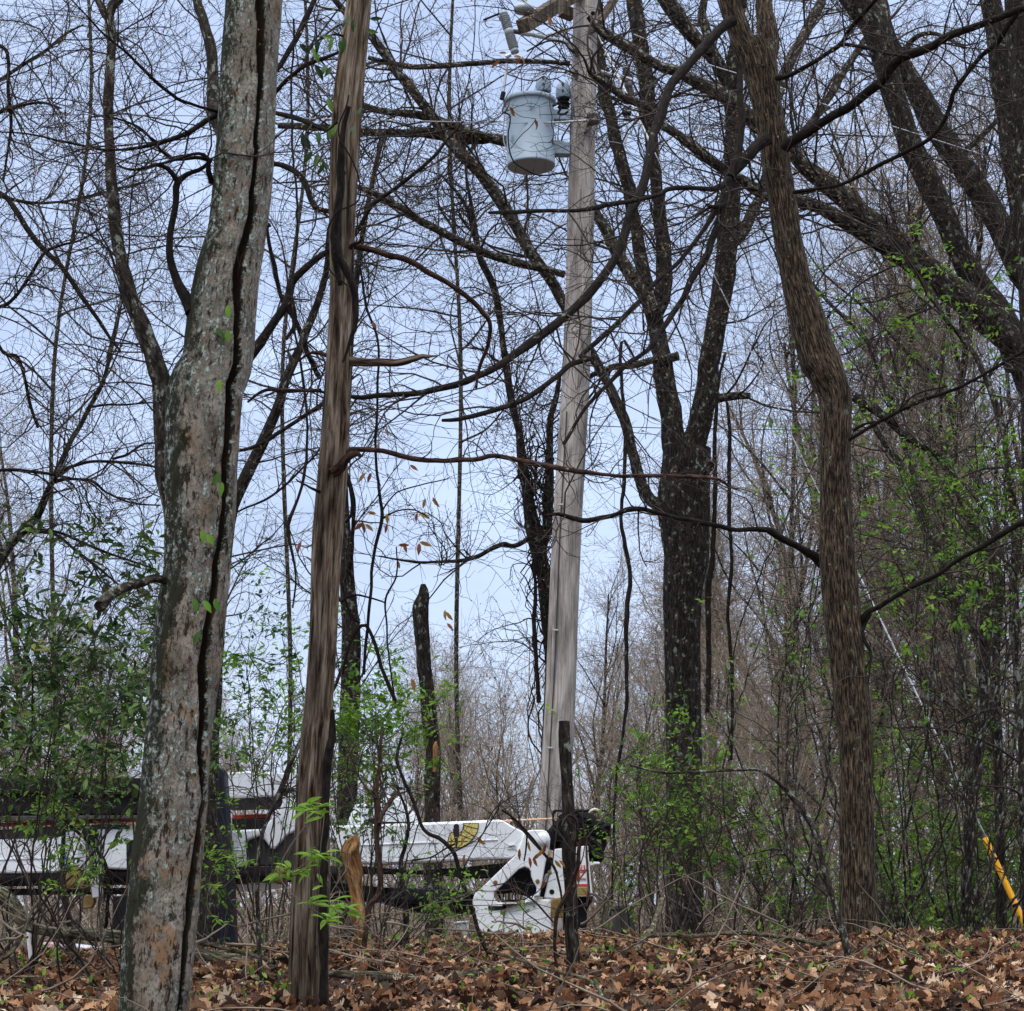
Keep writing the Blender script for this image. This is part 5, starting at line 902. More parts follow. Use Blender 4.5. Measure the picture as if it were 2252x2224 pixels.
def lathe(A, B, prof, k=24, geo=None, mi=0):
    """prof: list of (t along A->B, radius)"""
    A = np.asarray(A, float); B = np.asarray(B, float); g = geo or Geo(); t = nrm((B-A)[None])[0]; ref = np.array([0, 0, 1.0]) if abs(t[2]) < .9 else np.array([1.0, 0, 0])
    a = nrm(np.cross(t, ref)[None])[0]; b = np.cross(t, a); th = np.arange(k)*2*math.pi/k
    V = np.array([[A+(B-A)*s+r*(a*math.cos(x)+b*math.sin(x)) for x in th] for s, r in prof]); n = len(prof)
    base = (np.arange(n-1)*k)[:, None]; j = np.arange(k); q = np.stack([base+j, base+(j+1) % k, base+k+(j+1) % k, base+k+j], -1).reshape(-1, 4)
    g.add(V, quads=q, mi=mi)
    for e_ in (0, n-1):
        tri = np.array([[jj, (jj+1) % k, k] for jj in range(k)]); tri = tri if e_ else tri[:, ::-1]
        g.add(np.concatenate([V[e_], [A+(B-A)*prof[e_][0]]]), tris=tri, mi=mi)
    return g
def ribs(n, r0, r1, t0, t1):
    o = []
    for i in range(n):
        a = t0+(t1-t0)*i/n; d = (t1-t0)/n; o += [(a, r0), (a+.25*d, r0), (a+.45*d, r1), (a+.62*d, r1*.99), (a+.8*d, r0)]
    return o+[(t1, r0)]
def rod(A, B, r, geo=None, k=10, mi=0): return lathe(A, B, [(0, r), (1, r)], k, geo, mi)
def box(c, sx, sy, sz, rot=None, geo=None, bev=.0, mi=0):
    g = geo or Geo(); c = np.asarray(c, float); v = []
    b = min(bev, min(sx, sy, sz)*.3)
    bm_v = []
    # chamfered box: 24 verts
    import itertools
    pts = []
    for s in itertools.product((-1, 1), repeat=3):
        for ax in range(3):
            p = [s[i]*((sx, sy, sz)[i]/2-(b if i != ax else 0)) for i in range(3)]; pts.append(p)
    import bmesh
    bm = bmesh.new()
    for p in pts: bm.verts.new(p)
    r = bmesh.ops.convex_hull(bm, input=bm.verts); bm.normal_update(); bmesh.ops.delete(bm, geom=[x for x in r['geom_interior'] if isinstance(x, bmesh.types.BMVert)], context='VERTS') if r['geom_interior'] else None
    bm.verts.index_update(); V = np.array([v.co[:] for v in bm.verts]); F = np.array([[l.vert.index for l in f.loops] for f in bm.faces if len(f.verts) == 3]); bm.free()
    if rot is not None: V = V@np.array(rot).T
    g.add(V+c, tris=F, mi=mi); return g
def axes(d, up=(0, 0, 1)):
    d = nrm(np.asarray(d, float)[None])[0]; s = nrm(np.cross(d, up)[None])[0]; u = np.cross(s, d); return np.stack([d, s, u], 1)
def beam(A, B, w_, h_, geo=None, bev=.004, mi=0):
    A = np.asarray(A, float); B = np.asarray(B, float); return box((A+B)/2, np.linalg.norm(B-A), w_, h_, axes(B-A), geo, bev, mi)
def part(name, g, m, parent, smooth=False, label=None):
    o = g.build(name, m, parent, smooth=smooth)
    if label: o['label'] = label
    return o
W = lambda c, x, y, Y=YP: pt(c, x, y, Y)
# crossarm, brace, steps, ground wire, moulding
A = W('T', 430, 275, 16.9); B = W('T', 985, -70, 18.0-.17); Bx = B+(B-A)*.9
part('crossarm', beam(A, Bx, .115, .12), MT['arm'], pole)
part('crossarm_brace', beam(W('T', 1225, 240, 17.9), W('T', 1425, -60, 18.3), .07, .05), MT['arm'], pole)
part('wood_block', beam(W('T', 830, 110, 18.05), W('T', 960, 165, 18.1), .10, .10), MT['arm'], pole)
g = Geo(); pts = [(polep(v)-17+(1.5 if v < 1500 else 0), v, 3.0) for v in np.linspace(905, 2050, 30)]
P, R = trace(pts, YP-.125, YP-.135); g.tubes(P, R, 8); part('ground_wire', g, MT['dkwire'], pole, True)
g = Geo(); pts = [(polep(v)-25.5, v, 13) for v in np.linspace(1250, 2150, 24)]; P, R = trace(pts, YP-.07); g.tubes(P, R, 12); part('wire_moulding', g, MT['pole'], pole, True)
for v in (1386, 1645, 1110):
    p = ray(polep(v)-17, v, YP-.14)[0]; part('staple', box(p, .05, .02, .015, bev=.003), MT['galv'], pole)
for c_, x0, y0, x1, y1 in (('T', 990, 545, 905, 505), ('T', 985, 785, 905, 745)):
    g = rod(W(c_, x0, y0, YP-.10), W(c_, x1, y1, YP-.16), .009); lathe(W(c_, x0, y0, YP-.09), W(c_, x0-10, y0-5, YP-.115), [(0, .03), (1, .03)], 12, g); box(W(c_, x0+5, y0, YP-.1), .03, .02, .09, None, g, .003); part('bolt', g, MT['greys'], pole)
part('bolt', rod(W('T', 1105, 1370, YP-.12), W('T', 1080, 1400, YP-.16), .012), MT['greys'], pole)
part('knot_hole', lathe(W('T', 1165, 140, YP-.10), W('T', 1165, 140, YP-.115), [(0, .022), (1, .016)], 8), MT['blacks'], pole)
# checks in the wood: short dark cracks
g = Geo()
for (x0, y0, x1, y1, wd) in ((965, 1055, 1020, 985, 12), (1040, 1000, 1055, 1015, 16), (1030, 1490, 1070, 1545, 14), (1085, 810, 1086, 845, 20), (1075, 1150, 1078, 1185, 16), (1165, 460, 1160, 500, 8), (1145, 550, 1148, 566, 10)):
    xs = (x0+x1)/2; off = (xs/4.77+1060-polep(y0/4.77))/29.0; yy = YP-.115*math.sqrt(max(0.05, 1-off*off))-.004
    P, R = trace(['T', (x0, y0, wd*.5), ((x0+x1)/2+3, (y0+y1)/2, wd), (x1, y1, wd*.4)], yy); g.tubes(P, R, 6)
for (x_, y_, h_) in ((1236+750*0, 0, 0),):
    pass
part('wood_crack', g, MT['arm'], pole)
# transformer
tcx = 1168.0
def tp_(v, dx=0): return ray(tcx+dx, v, YP-.12)[0]
tb, tt_ = tp_(367), tp_(224); tt_[0] = tb[0]-.012+.0; axis_t = nrm((tt_-tb)[None])[0]; Rt = .221; H = np.linalg.norm(tt_-tb)
tr = thing('transformer', 'grey blue can shaped pole transformer with two capped bushings', 'transformer', tb)
part('tank', lathe(tb, tt_, [(0, Rt-.012), (.0, Rt-.004), (.012, Rt), (.03, Rt+.002), (.035, Rt-.001), (.93, Rt-.001), (.94, Rt), (1, Rt)], 72), MT['tank'], tr, True)
part('base_plate', lathe(tb-axis_t*.004+axis_t*.018, tb-axis_t*.004+axis_t*.022, [(0, .0), (0, Rt-.014), (1, Rt-.014), (1, 0.0)], 64), MT['rust'], tr, False, 'rusty brown underside of the tank')
part('lid', lathe(tt_-axis_t*.028, tt_+axis_t*.06, [(0, Rt), (0, Rt+.016), (.15, Rt+.022), (.45, Rt+.021), (.5, Rt+.012), (.7, Rt*.85), (.9, Rt*.5), (1, .01)], 72), MT['tank'], tr, True)
def bush(x, y, s, dy, cap_m, rib_m, nr, hh):
    top = W('T', x, y, YP+dy); A = top-axis_t*hh; g = lathe(A, top-axis_t*.12, ribs(nr, .036*s, .058*s, 0, 1), 28); part('bushing', g, rib_m, tr, True)
    c = part('bushing_cap', lathe(top-axis_t*.155, top, [(0, .066*s), (.03, .070*s), (.55, .070*s), (.8, .060*s), (.93, .045*s), (1, .025*s), (1, .0)], 28), cap_m, tr, True)
    g = Geo()
    for k_ in (-.11, -.045): lathe(top+axis_t*k_+np.array([-.005, -.058*s, 0]), top+axis_t*k_+np.array([-.005, -.085*s, 0]), [(0, .012), (1, .012)], 10, g)
    g.build('cap_stud', MT['greys'], c, origin=None)
bush(645, 800, 1.0, -.12, MT['tank'], MT['greys'], 2, .215); bush(850, 868, 1.0, .02, MT['tank'], MT['blacks'], 6, .33)
# fix: studs are placed relative to their parent's base
g = Geo(); c0 = W('T', 520, 1050, YP-.12-Rt-.002); hs = .019
P, R = smooth(np.array([c0+[-.019, -.004, 0], c0+[-.019, -.012, -.055], c0+[-.01, -.014, -.072], c0+[.01, -.014, -.072], c0+[.019, -.012, -.055], c0+[.019, -.004, 0]]), np.full(6, .005)); g.tubes(P, R, 8); part('lifting_lug', g, MT['tank'], tr, True)
pcx = lambda v: ray(polep(v), v, YP)[0]
for v0, hgt in ((256, .10), (329, .115)):
    a = ray(1213, v0, YP-.05)[0]; b = ray(1252, v0+1, YP-.03)[0]; part('hanger_bracket', beam(a, b, .11, hgt, None, .006), MT['tank'], tr)
part('drain_valve', box(ray(1212, 314, YP-.2)[0], .045, .05, .05, None, None, .008), MT['greys'], tr)
part('ground_lug', rod(W('T', 745, 1110, YP-.28), W('T', 780, 1095, YP-.32), .012), MT['greys'], tr)
part('name_plate', box(W('T', 300, 1440, YP-.12-.16), .003, .05, .07, None, None, 0), MT['galv'], tr)
# cutouts
def cutout(label, a, b, r, nr, m, arm, Y, extra):
    A, B = W(*a, Y), W(*b, Y); t = thing('fuse_cutout', label, 'fuse cutout', B, 'fuse cutouts on the pole')
    part('insulator', lathe(A, B, [(0, r*.4), (0, r*.82), (.06, r*.86), (.07, r*.7)]+ribs(nr, r*.58, r*1.02, .09, .42)+[(.42, r*.8), (.44, r*.95), (.56, r*.95), (.57, r*.7)]+ribs(nr, r*.58, r*1.02, .58, .9)+[(.9, r*.8), (1, r*.82), (1, r*.3)], 28), m, t, True)
    for nm, p0, p1, rr, mm in extra:
        g = Geo(); P, R = trace([p0, p1] if not isinstance(p0, list) else p0, Y, p1 if isinstance(p0, list) else Y) if isinstance(p0, list) else (None, None)
        if P is None: g = rod(W(*p0, Y), W(*p1, Y), rr)
        else: g.tubes(P, R, 8)
        part(nm, g, mm, t, True)
    return t
cutout('grey ribbed fuse cutout left of the pole above the transformer', ('T', 222, 128), ('T', 348, 556), .046, 7, MT['porc'], None, 17.6, [
    ('fuse_tube', ('T', 262, 670), ('T', 226, 968), .013, MT['galv']), ('tube_end', ('T', 226, 968), ('T', 208, 1045), .022, MT['blacks']), ('top_contact', ('T', 15, 212), ('T', 190, 140), .010, MT['blacks']),
    ('contact_hook', ['T', (60, 195, 10), (30, 240, 10), (60, 285, 10), (110, 285, 8)], 17.6, 0, MT['blacks']), ('clamp', ('T', 330, 330), ('T', 405, 340), .022, MT['greys']),
    ('hinge', ('T', 250, 600), ('T', 300, 575), .020, MT['galv'])])
cutout('brown ribbed fuse cutout on the right side of the pole', ('T', 1508, 706), ('T', 1562, 1085), .041, 7, MT['porcd'], None, 18.4, [
    ('fuse_tube', ('T', 1528, 1250), ('T', 1505, 1510), .013, MT['galv']), ('hinge', ('T', 1480, 1190), ('T', 1560, 1190), .022, MT['blacks']), ('contact_hook', ['T', (1490, 1130, 14), (1475, 1180, 14), (1510, 1235, 14), (1560, 1200, 12), (1560, 1120, 10)], 18.4, 0, MT['blacks']),
    ('clamp', ('T', 1470, 830), ('T', 1575, 850), .024, MT['greys']), ('clamp', ('T', 1545, 845), ('T', 1550, 900), .03, MT['greys'])])
# support arms
g = rod(W('T', 385, 335, 17.65), W('T', 500, 360, 17.7), .026); rod(W('T', 498, 358, 17.7), W('T', 905, 452, 17.95), .020, g); part('cutout_arm', g, MT['galv'], pole)
g = beam(W('T', 880, 430, 17.95), W('T', 950, 545, 17.98), .05, .03); part('arm_bracket', g, MT['galv'], pole)
g = rod(W('T', 1212, 742, 18.05), W('T', 1440, 812, 18.3), .018); rod(W('T', 1430, 808, 18.3), W('T', 1560, 842, 18.4), .026, g); part('cutout_arm', g, MT['galv'], pole)
g = Geo(); 
for x_, y_, r_ in ((720, 365, .028), (775, 370, .03), (825, 330, .032), (850, 370, .028), (800, 345, .024)): lathe(W('T', x_-8, y_+14, 17.9), W('T', x_+8, y_-16, 17.9), [(0, .01), (.2, r_), (.8, r_), (1, .01)], 14, g)
rod(W('T', 850, 350, 17.9), W('T', 915, 315, 17.95), .012, g); part('wire_connector', g, MT['galv'], pole)
bi = thing('bell_insulator', 'pale bell shaped insulator at the crossarm end, top of the picture', 'insulator', W('T', 440, 100, 17.0))
part('shell', lathe(W('T', 440, 138, 17.0), W('T', 440, 10, 17.0), [(0, .03), (.0, .055), (.12, .088), (.3, .092), (.45, .085), (.62, .07), (.66, .038), (.9, .03), (1, .03)], 32), MT['porc'], bi, True)
part('pin', rod(W('T', 440, 40, 17.0), W('T', 440, -60, 17.0), .03), MT['blacks'], bi)
# spool insulator and guy fitting
sp_ = thing('spool_insulator', 'dark spool insulator clamped on the pole right beside the transformer', 'insulator', W('T', 1165, 1250, YP-.2))
ax = W('T', 1170, 1290, YP-.2), W('T', 1160, 1195, YP-.2)
part('spool', lathe(ax[0], ax[1], [(0, .03), (.02, .055), (.25, .055), (.4, .032), (.6, .032), (.75, .055), (.98, .055), (1, .03)], 24), MT['porcd'], sp_, True)
g = beam(W('T', 1100, 1320, YP-.17), W('T', 1230, 1290, YP-.17), .05, .012); beam(W('T', 1105, 1215, YP-.17), W('T', 1230, 1190, YP-.17), .05, .012, g); beam(W('T', 1105, 1320, YP-.13), W('T', 1115, 1210, YP-.13), .05, .012, g); part('clevis', g, MT['greys'], sp_)
g = Geo(); 
for a_, b__ in (((1150, 230), (1215, 245)), ((1140, 260), (1150, 340)), ((1165, 270), (1215, 320)), ((1180, 310), (1130, 350)), ((1205, 230), (1200, 330))): lathe(W('T', *a_, YP-.12), W('T', *b__, YP-.15), [(0, .012), (.2, .024), (.8, .022), (1, .012)], 10, g)
part('guy_clamp', g, MT['greys'], pole)
# guy wire with yellow guard
ga = ray(1314, 75, 17.88)[0]; gb = ray(2300, 2114, 15.2)[0]; 
gy_ = thing('guy_wire', 'straight guy strand from the pole top down to the ground at the right edge', 'guy wire', gb)
part('strand', rod(ga, gb, .006, None, 8), MT['wire'], gy_); fr = lambda s: ga+(gb-ga)*s
part('preformed_grip', rod(fr(.012), fr(.15), .0125, None, 10), MT['galv'], gy_); part('strain_insulator', lathe(fr(.283), fr(.30), [(0, .01), (.3, .03), (.7, .03), (1, .01)], 12), MT['galv'], gy_)
part('preformed_grip', rod(fr(.64), fr(.80), .0075, None, 10), MT['galv'], gy_)
g1, g2_ = ray(2166, 1843, 15.42)[0], ray(2262, 2052, 15.25)[0]; e2 = g2_+(g2_-g1)*.4
gg = thing('guy_guard', 'bright yellow plastic guard tube leaning at the lower right edge', 'guy guard', e2)
part('tube', lathe(e2, g1, [(0, .022), (.97, .023), (1, .019), (1, .012)], 20), MT['yellow'], gg, True); 
ring = g1+(g2_-g1)*.7; part('tie_wire', lathe(ring, ring+(g2_-g1)*.03, [(0, .025), (1, .025)], 20), MT['blacks'], gg)
def wire(label, pts, Y0, Y1, m, r=.004, name='power_line', cat='wire', grp='power lines strung to the pole'):
    P, R = trace([p+(1,) if not isinstance(p, str) else p for p in pts], Y0, Y1); g = Geo(); P, _ = resamp(P, R, 90); g.tubes(P, np.full(90, r), 6); tag(g.build(name, m, None, origin=P[45]), label, cat, grp)
wire('pale thin wire running level from the left edge to the spool insulator', [(-300, 247), (0, 251), (370, 254), (734, 262), (900, 266), (1080, 270), (1200, 270), (1298, 267)], 16.2, 17.8, MT['wire'], .0045)
wire('thick twisted end of the neutral wire across the transformer', ['T', (690, 1290), (750, 1288), (900, 1278), (1000, 1272), (1130, 1262)], 17.7, 17.8, MT['galv'], .011, 'wire_splice', 'wire', None)
wire('pale wire from the guy fitting falling to the right edge', ['C', (-140, 180), (200, 320), (400, 385), (660, 470), (900, 562), (1400, 720), (1908, 882), (2400, 1030)], 17.9, 16.5, MT['wire'], .0055)
wire('lower pale wire leaving the pole beside the spool and sagging to the right edge', ['B', (1345, 640), (1500, 700), (1908, 830), 'C', (350, 850), (700, 935), (1000, 985), (1400, 1030), (1908, 1085), (2300, 1110)], 17.9, 16.5, MT['dkwire'], .0045)
wire('thin service wire crossing behind the trunks at mid height on the right', ['E', (1290, 442), (1500, 452), (1900, 461), 'F', (500, 465), (830, 467), (1908, 472), (2500, 474)], 21.5, 22, MT['dkwire'], .0048)
wire('wire sloping down across the transformer behind the pole to the right', ['T', (600, 1280), (760, 1330), (900, 1380), (1180, 1470), (1430, 1500), (1600, 1570)], 17.7, 18.4, MT['wire'], .0035)
for i, (nm, pts, Y, m, r) in enumerate([
    ('black lead curving down the left face of the transformer tank', ['T', (225, 1180), (290, 1210), (292, 1300), (275, 1400), (285, 1560), (330, 1690), (430, 1765), (560, 1830), (680, 1840), (800, 1820), (900, 1800)], 17.58, MT['rubber'], .0075),
    ('pale lead hanging outside the left edge of the tank', ['T', (262, 1090), (235, 1250), (225, 1400), (232, 1500), (268, 1580), (310, 1640)], 17.65, MT['wire'], .006),
    ('black lead looping from the left cutout to the first bushing', ['T', (240, 770), (330, 800), (420, 832), (560, 848), (645, 800), (700, 835), (780, 826), (850, 870)], 17.8, MT['dkwire'], .006),
    ('thin lead dropping from the lid along the front of the tank', ['T', (715, 985), (712, 1100), (735, 1230), (728, 1300), (752, 1390), (735, 1470), (700, 1500)], 17.6, MT['dkwire'], .005),
    ('loop of black lead beside the pole under the right cutout', ['T', (1230, 960), (1195, 1020), (1215, 1100), (1280, 1130), (1400, 1090), (1490, 980)], 18.2, MT['rubber'], .006),
    ('thin lead from the left arm sagging to the pole', ['T', (470, 540), (560, 490), (640, 450), (720, 430), (850, 440), (900, 500), (960, 560)], 17.8, MT['rubber'], .008),
    ('black lead knotted beside the second bushing', ['T', (760, 1110), (800, 1080), (830, 1130), (800, 1190), (860, 1200), (905, 1170)], 17.7, MT['rubber'], .011),
    ('thin drip loop from the fuse tube into the tank side', ['T', (215, 1040), (250, 1080), (215, 1150), (225, 1190), (270, 1130)], 17.6, MT['dkwire'], .008)]):
    wire(nm, pts, Y, Y, m, r, 'cable', 'cable', 'leads around the transformer')

# ------------------------------------------------------------------ utility truck boom
def slab(name, loops, Y, thick, m, parent, bev=.012):
    cu = bpy.data.curves.new('c', 'CURVE'); cu.dimensions = '2D'; cu.fill_mode = 'BOTH'
    o3 = base_of(parent)
    for lp in loops:
        cr = 'S'; q = []
        for p in lp:
            if isinstance(p, str): cr = p; continue
            q.append(pt(cr, p[0], p[1], Y)-o3)
        s = cu.splines.new('POLY'); s.points.add(len(q)-1); s.use_cyclic_u = True
        for a, p in zip(s.points, q): a.co = (p[0], p[2], 0, 1)
    b = min(bev, thick*.3); cu.extrude = thick/2-b; cu.bevel_depth = b; cu.bevel_resolution = 1; cu.offset = -b
    ob = bpy.data.objects.new('c', cu); SC.collection.objects.link(ob); dg = bpy.context.evaluated_depsgraph_get(); me = bpy.data.meshes.new_from_object(ob.evaluated_get(dg)); bpy.data.objects.remove(ob)
    co = np.empty(len(me.vertices)*3); me.vertices.foreach_get('co', co); co = co.reshape(-1, 3)
    co = np.stack([co[:, 0], thick/2-co[:, 2]+(Y-o3[1]), co[:, 1]], 1); me.vertices.foreach_set('co', co.ravel()); me.materials.clear(); me.materials.append(m); me.name = name; me.update()
    o = bpy.data.objects.new(name, me); SC.collection.objects.link(o); o.parent = parent; return o
YB = 15.3
truck = thing('utility_truck_boom', 'white hydraulic truck boom lying level behind the leafy bank, with a yellow emblem', 'utility truck', [0.2, 15.3, float(gz(0.2, 15.5))])
bm_ = slab('boom', [['K', (1368, 712), 'M', (0, 388), (600, 365), (1240, 338), (1320, 352), (1480, 450), (1700, 560), (1720, 700), (1560, 960), (1480, 1018), (1240, 1030), (900, 1045), (0, 1092), 'K', (1830, 1098), (1665, 1085), (1560, 1085), (1480, 960), (1385, 850)]], YB, .34, MT['white'], truck, .018)
for a, b in ((('K', 1700, 903), ('M', -20, 742)), (('M', 0, 742), ('M', 190, 738)), (('M', 800, 712), ('M', 1230, 690))):
    p, q2 = W(*a, YB-.003), W(*b, YB-.003); g = beam(p, q2, .012, .010, None, .002); part('weld_seam', g, MT['white'], bm_)
slab('cover_plate', [['M', (1225, 370), (1330, 380), (1470, 470), (1665, 570), (1690, 690), (1560, 930), (1470, 995), (1240, 1010)]], YB-.006, .006, MT['white'], bm_, .002)
slab('handle_plate', [['M', (1390, 748), (1555, 748), (1555, 860), (1400, 862)]], YB-.014, .008, MT['white'], bm_, .003)
slab('handle_plate', [['M', (1420, 778), (1545, 778), (1545, 800), (1420, 800)]], YB-.03, .014, MT['white'], bm_, .003)
# emblem: two quarter fans and a black insulator silhouette
def fan(cx, cy, r, a0, a1, n=24): return [(cx+r*math.cos(math.radians(a0+(a1-a0)*i/n)), cy+r*math.sin(math.radians(a0+(a1-a0)*i/n))) for i in range(n+1)]
L1 = ['M', (620, 400), (896, 400), (894, 480), (870, 570), (820, 655), (750, 735), (680, 790), (600, 825), (530, 838), (450, 838), (400, 825), (335, 760), (360, 690), (375, 610), (405, 565), (455, 560), (560, 570), (630, 500)]
slab('emblem', [L1], YB-.009, .004, MT['lblblack'], bm_, 0)
L2 = ['M', (634, 412), (884, 412), (880, 480), (858, 564), (808, 645), (742, 722), (674, 776), (598, 811), (530, 824), (452, 824), (406, 812), (352, 756), (376, 690), (390, 618), (415, 578), (456, 573), (565, 583), (644, 506)]
slab('emblem', [L2], YB-.0125, .003, MT['lblyel'], bm_, 0)
slab('emblem_figure', [['M']+fan(506, 465, 50, 150, 390)+[(556, 520), (556, 640), (535, 650), (522, 830), (496, 830), (478, 700), (465, 640), (445, 540), (450, 500)]], YB-.0155, .003, MT['lblblack'], bm_, 0)
slab('emblem_figure', [['M', (485, 650), (525, 642), (525, 652), (488, 664)]], YB-.0185, .003, MT['lblwhite'], bm_, 0)
for a, b in (((636, 440), (876, 500)), ((640, 520), (830, 640)), ((560, 600), (790, 690)), ((410, 610), (415, 800)), ((360, 720), (700, 716)), ((640, 430), (580, 620))):
    part('emblem_line', beam(W('M', *a, YB-.015), W('M', *b, YB-.015), .002, .0045, None, 0), MT['lblblack'], bm_)
# elbow bracket with its triangular opening
slab('elbow_bracket', [['M', (1700, 558), 'N', (168, 486), (260, 478), (400, 480), (452, 500), (488, 545), (508, 610), (512, 680), (500, 770), (470, 880), (438, 1000), (400, 1240), (345, 1552), (270, 1556), 'M', (1908, 1800), (1330, 1815), (1325, 1908), 'S', (1107, 2050), (1046, 2050), (1045, 1999), 'M', (795, 1860), (788, 1740), (830, 1640), (970, 1510), (1210, 1280), (1480, 1016), (1560, 935)],
    ['M', (1700, 1168), (1765, 1190), (1805, 1240), (1812, 1330), (1850, 1430), (1908, 1520), (1905, 1600), (1860, 1660), (1800, 1690), (1730, 1730), (1700, 1785), (1240, 1792), (1185, 1750), (1160, 1680), (1170, 1600), (1240, 1545), (1390, 1410), (1600, 1205)]], YB-.03, .05, MT['white'], truck, .008)
slab('elbow_bracket', [['M', (1760, 600), 'N', (260, 520), (400, 520), (480, 620), (460, 900), (345, 1552), 'M', (1330, 1815), (1180, 1600), (1500, 1250), (1700, 1000)],
    ['M', (1700, 1268), (1765, 1290), (1795, 1330), (1800, 1430), (1850, 1560), (1800, 1650), (1700, 1735), (1290, 1742), (1260, 1600), (1390, 1480), (1600, 1305)]], YB+.28, .04, MT['blacks'], truck, .006)
slab('opening_dark_fill', [['M', (1640, 1180), (1790, 1190), (1830, 1320), (1908, 1520), (1905, 1640), (1780, 1700), (1500, 1620), (1260, 1640), (1230, 1560), (1420, 1380)]], YB+.12, .14, MT['blacks'], truck, .02)  # black slab added to make the bracket opening read dark inside
for x_ in (1330, 1430, 1540, 1640): part('opening_dark_bar', rod(W('M', x_, 1600, YB+.1), W('M', x_-10, 1800, YB+.1), .006), MT['blacks'], truck)  # dark bars added behind the lower part of the opening
for c_, x_, y_ in (('M', 1190, 1440), ('N', 310, 1310), ('N', 505, 1170)):
    p = W(c_, x_, y_, YB-.03); part('bolt_hole', lathe(p, p+[0, -.012, 0], [(0, .017), (1, .012)], 10), MT['rust'], truck)
pc = W('N', 400, 635, YB-.03); part('pin', lathe(pc, pc+[0, -.06, 0], [(0, .052), (.25, .052), (.26, .046), (.3, .044), (.31, .036), (.95, .034), (1, .030), (1, 0)], 32), MT['white'], truck, True)
tw_ = slab('tower_plate', [['N', (590, 790), (700, 775), (1065, 738), (1118, 736), (1135, 900), (1160, 1150), (1200, 1545), (960, 1552), (700, 1590), (620, 1596), (415, 1562), (540, 1080), (560, 980)]], YB+.03, .05, MT['white'], truck, .006)
slab('tower_edge', [['N', (1108, 735), (1122, 735), (1150, 1080), (1205, 1545), (1170, 1548), (1125, 1200)]], YB-.0, .03, MT['white'], truck, .004)
slab('tower_hole', [['N']+fan(540, 1480, 40, 0, 350)], YB+.026, .004, MT['blacks'], tw_, 0); slab('tower_hole', [['N']+fan(620, 1170, 22, 0, 350)], YB+.026, .004, MT['rust'], tw_, 0)
slab('slot_fill', [['N', (470, 880), (560, 940), (500, 1200), (415, 1562), (340, 1556), (400, 1240)]], YB+.10, .10, MT['blacks'], truck, .01)  # black slab filling the slot between bracket and tower plate
slab('grey_plate', [['N', (430, 1200), (500, 1170), (455, 1340), (385, 1355)]], YB+.06, .02, MT['galv'], truck, .003)
slab('bracket_foot', [['M', (1330, 1822), (1600, 1822), (1908, 1806), 'N', (300, 1600), (540, 1602), (540, 1660), 'S', (1215, 2060), (1107, 2060)]], YB+.0, .3, MT['white'], truck, .01)
slab('bracket_slot', [['M', (1060, 1850), (1325, 1850), (1325, 1920), (1065, 1925)]], YB-.036, .006, MT['blacks'], truck, 0)
slab('rusty_foot', [['N', (530, 1600), (730, 1560), (735, 1900), (520, 1900)]], YB-.05, .2, MT['rust'], truck, .01)
slab('rear_foot', [['N', (730, 1560), (1210, 1552), (1190, 1640), (1110, 1760), 'S', (1290, 2060), (1240, 2060)]], YB+.1, .25, MT['blacks'], truck, .01)
# red notice and yellow notice on the tower plate
slab('red_notice', [['N', (735, 1048), (1078, 1046), (1092, 1272), (745, 1276)]], YB+.024, .004, MT['lblwhite'], tw_, 0)
slab('red_notice', [['N', (739, 1052), (1075, 1050), (1084, 1170), (742, 1176)]], YB+.020, .003, MT['lblred'], tw_, 0)
slab('red_notice', [['N', (739, 1264), (1090, 1262), (1092, 1272), (741, 1276)]], YB+.020, .003, MT['lblred'], tw_, 0)
slab('yellow_notice', [['N', (745, 1352), (1122, 1352), (1150, 1545), (750, 1550)]], YB+.024, .004, MT['lblyel'], tw_, 0)
slab('yellow_notice', [['N', (745, 1352), (1122, 1352), (1127, 1388), (746, 1390)]], YB+.020, .003, MT['lblred'], tw_, 0)
for k_ in range(5):
    y_ = 1416+k_*26; slab('notice_line', [['N', (770, y_), (1118+k_*4, y_), (1118+k_*4, y_+7), (770, y_+7)]], YB+.020, .002, MT['greys'], tw_, 0)
def text(s, c_, x, y, h, Y, m, parent, bold=.0):
    cu = bpy.data.curves.new('t', 'FONT'); cu.body = s; cu.size = h/.72; cu.extrude = .0015; cu.offset = bold; cu.align_x = 'CENTER'
    ob = bpy.data.objects.new('t', cu); SC.collection.objects.link(ob); dg = bpy.context.evaluated_depsgraph_get(); me = bpy.data.meshes.new_from_object(ob.evaluated_get(dg)); bpy.data.objects.remove(ob)
    p = pt(c_, x, y, Y)-base_of(parent); co = np.empty(len(me.vertices)*3); me.vertices.foreach_get('co', co); co = co.reshape(-1, 3)
    me.vertices.foreach_set('co', np.stack([co[:, 0]+p[0], -co[:, 2]+p[1], co[:, 1]+p[2]], 1).ravel()); me.materials.clear(); me.materials.append(m); me.update(); me.flip_normals() if False else None
    o = bpy.data.objects.new('lettering', me); SC.collection.objects.link(o); o.parent = parent
text('ATS', 'N', 985, 1118, .028, YB+.017, MT['lblwhite'], tw_, .0012); text('AIS', 'N', 1010, 1236, .014, YB+.017, MT['lblred'], tw_)
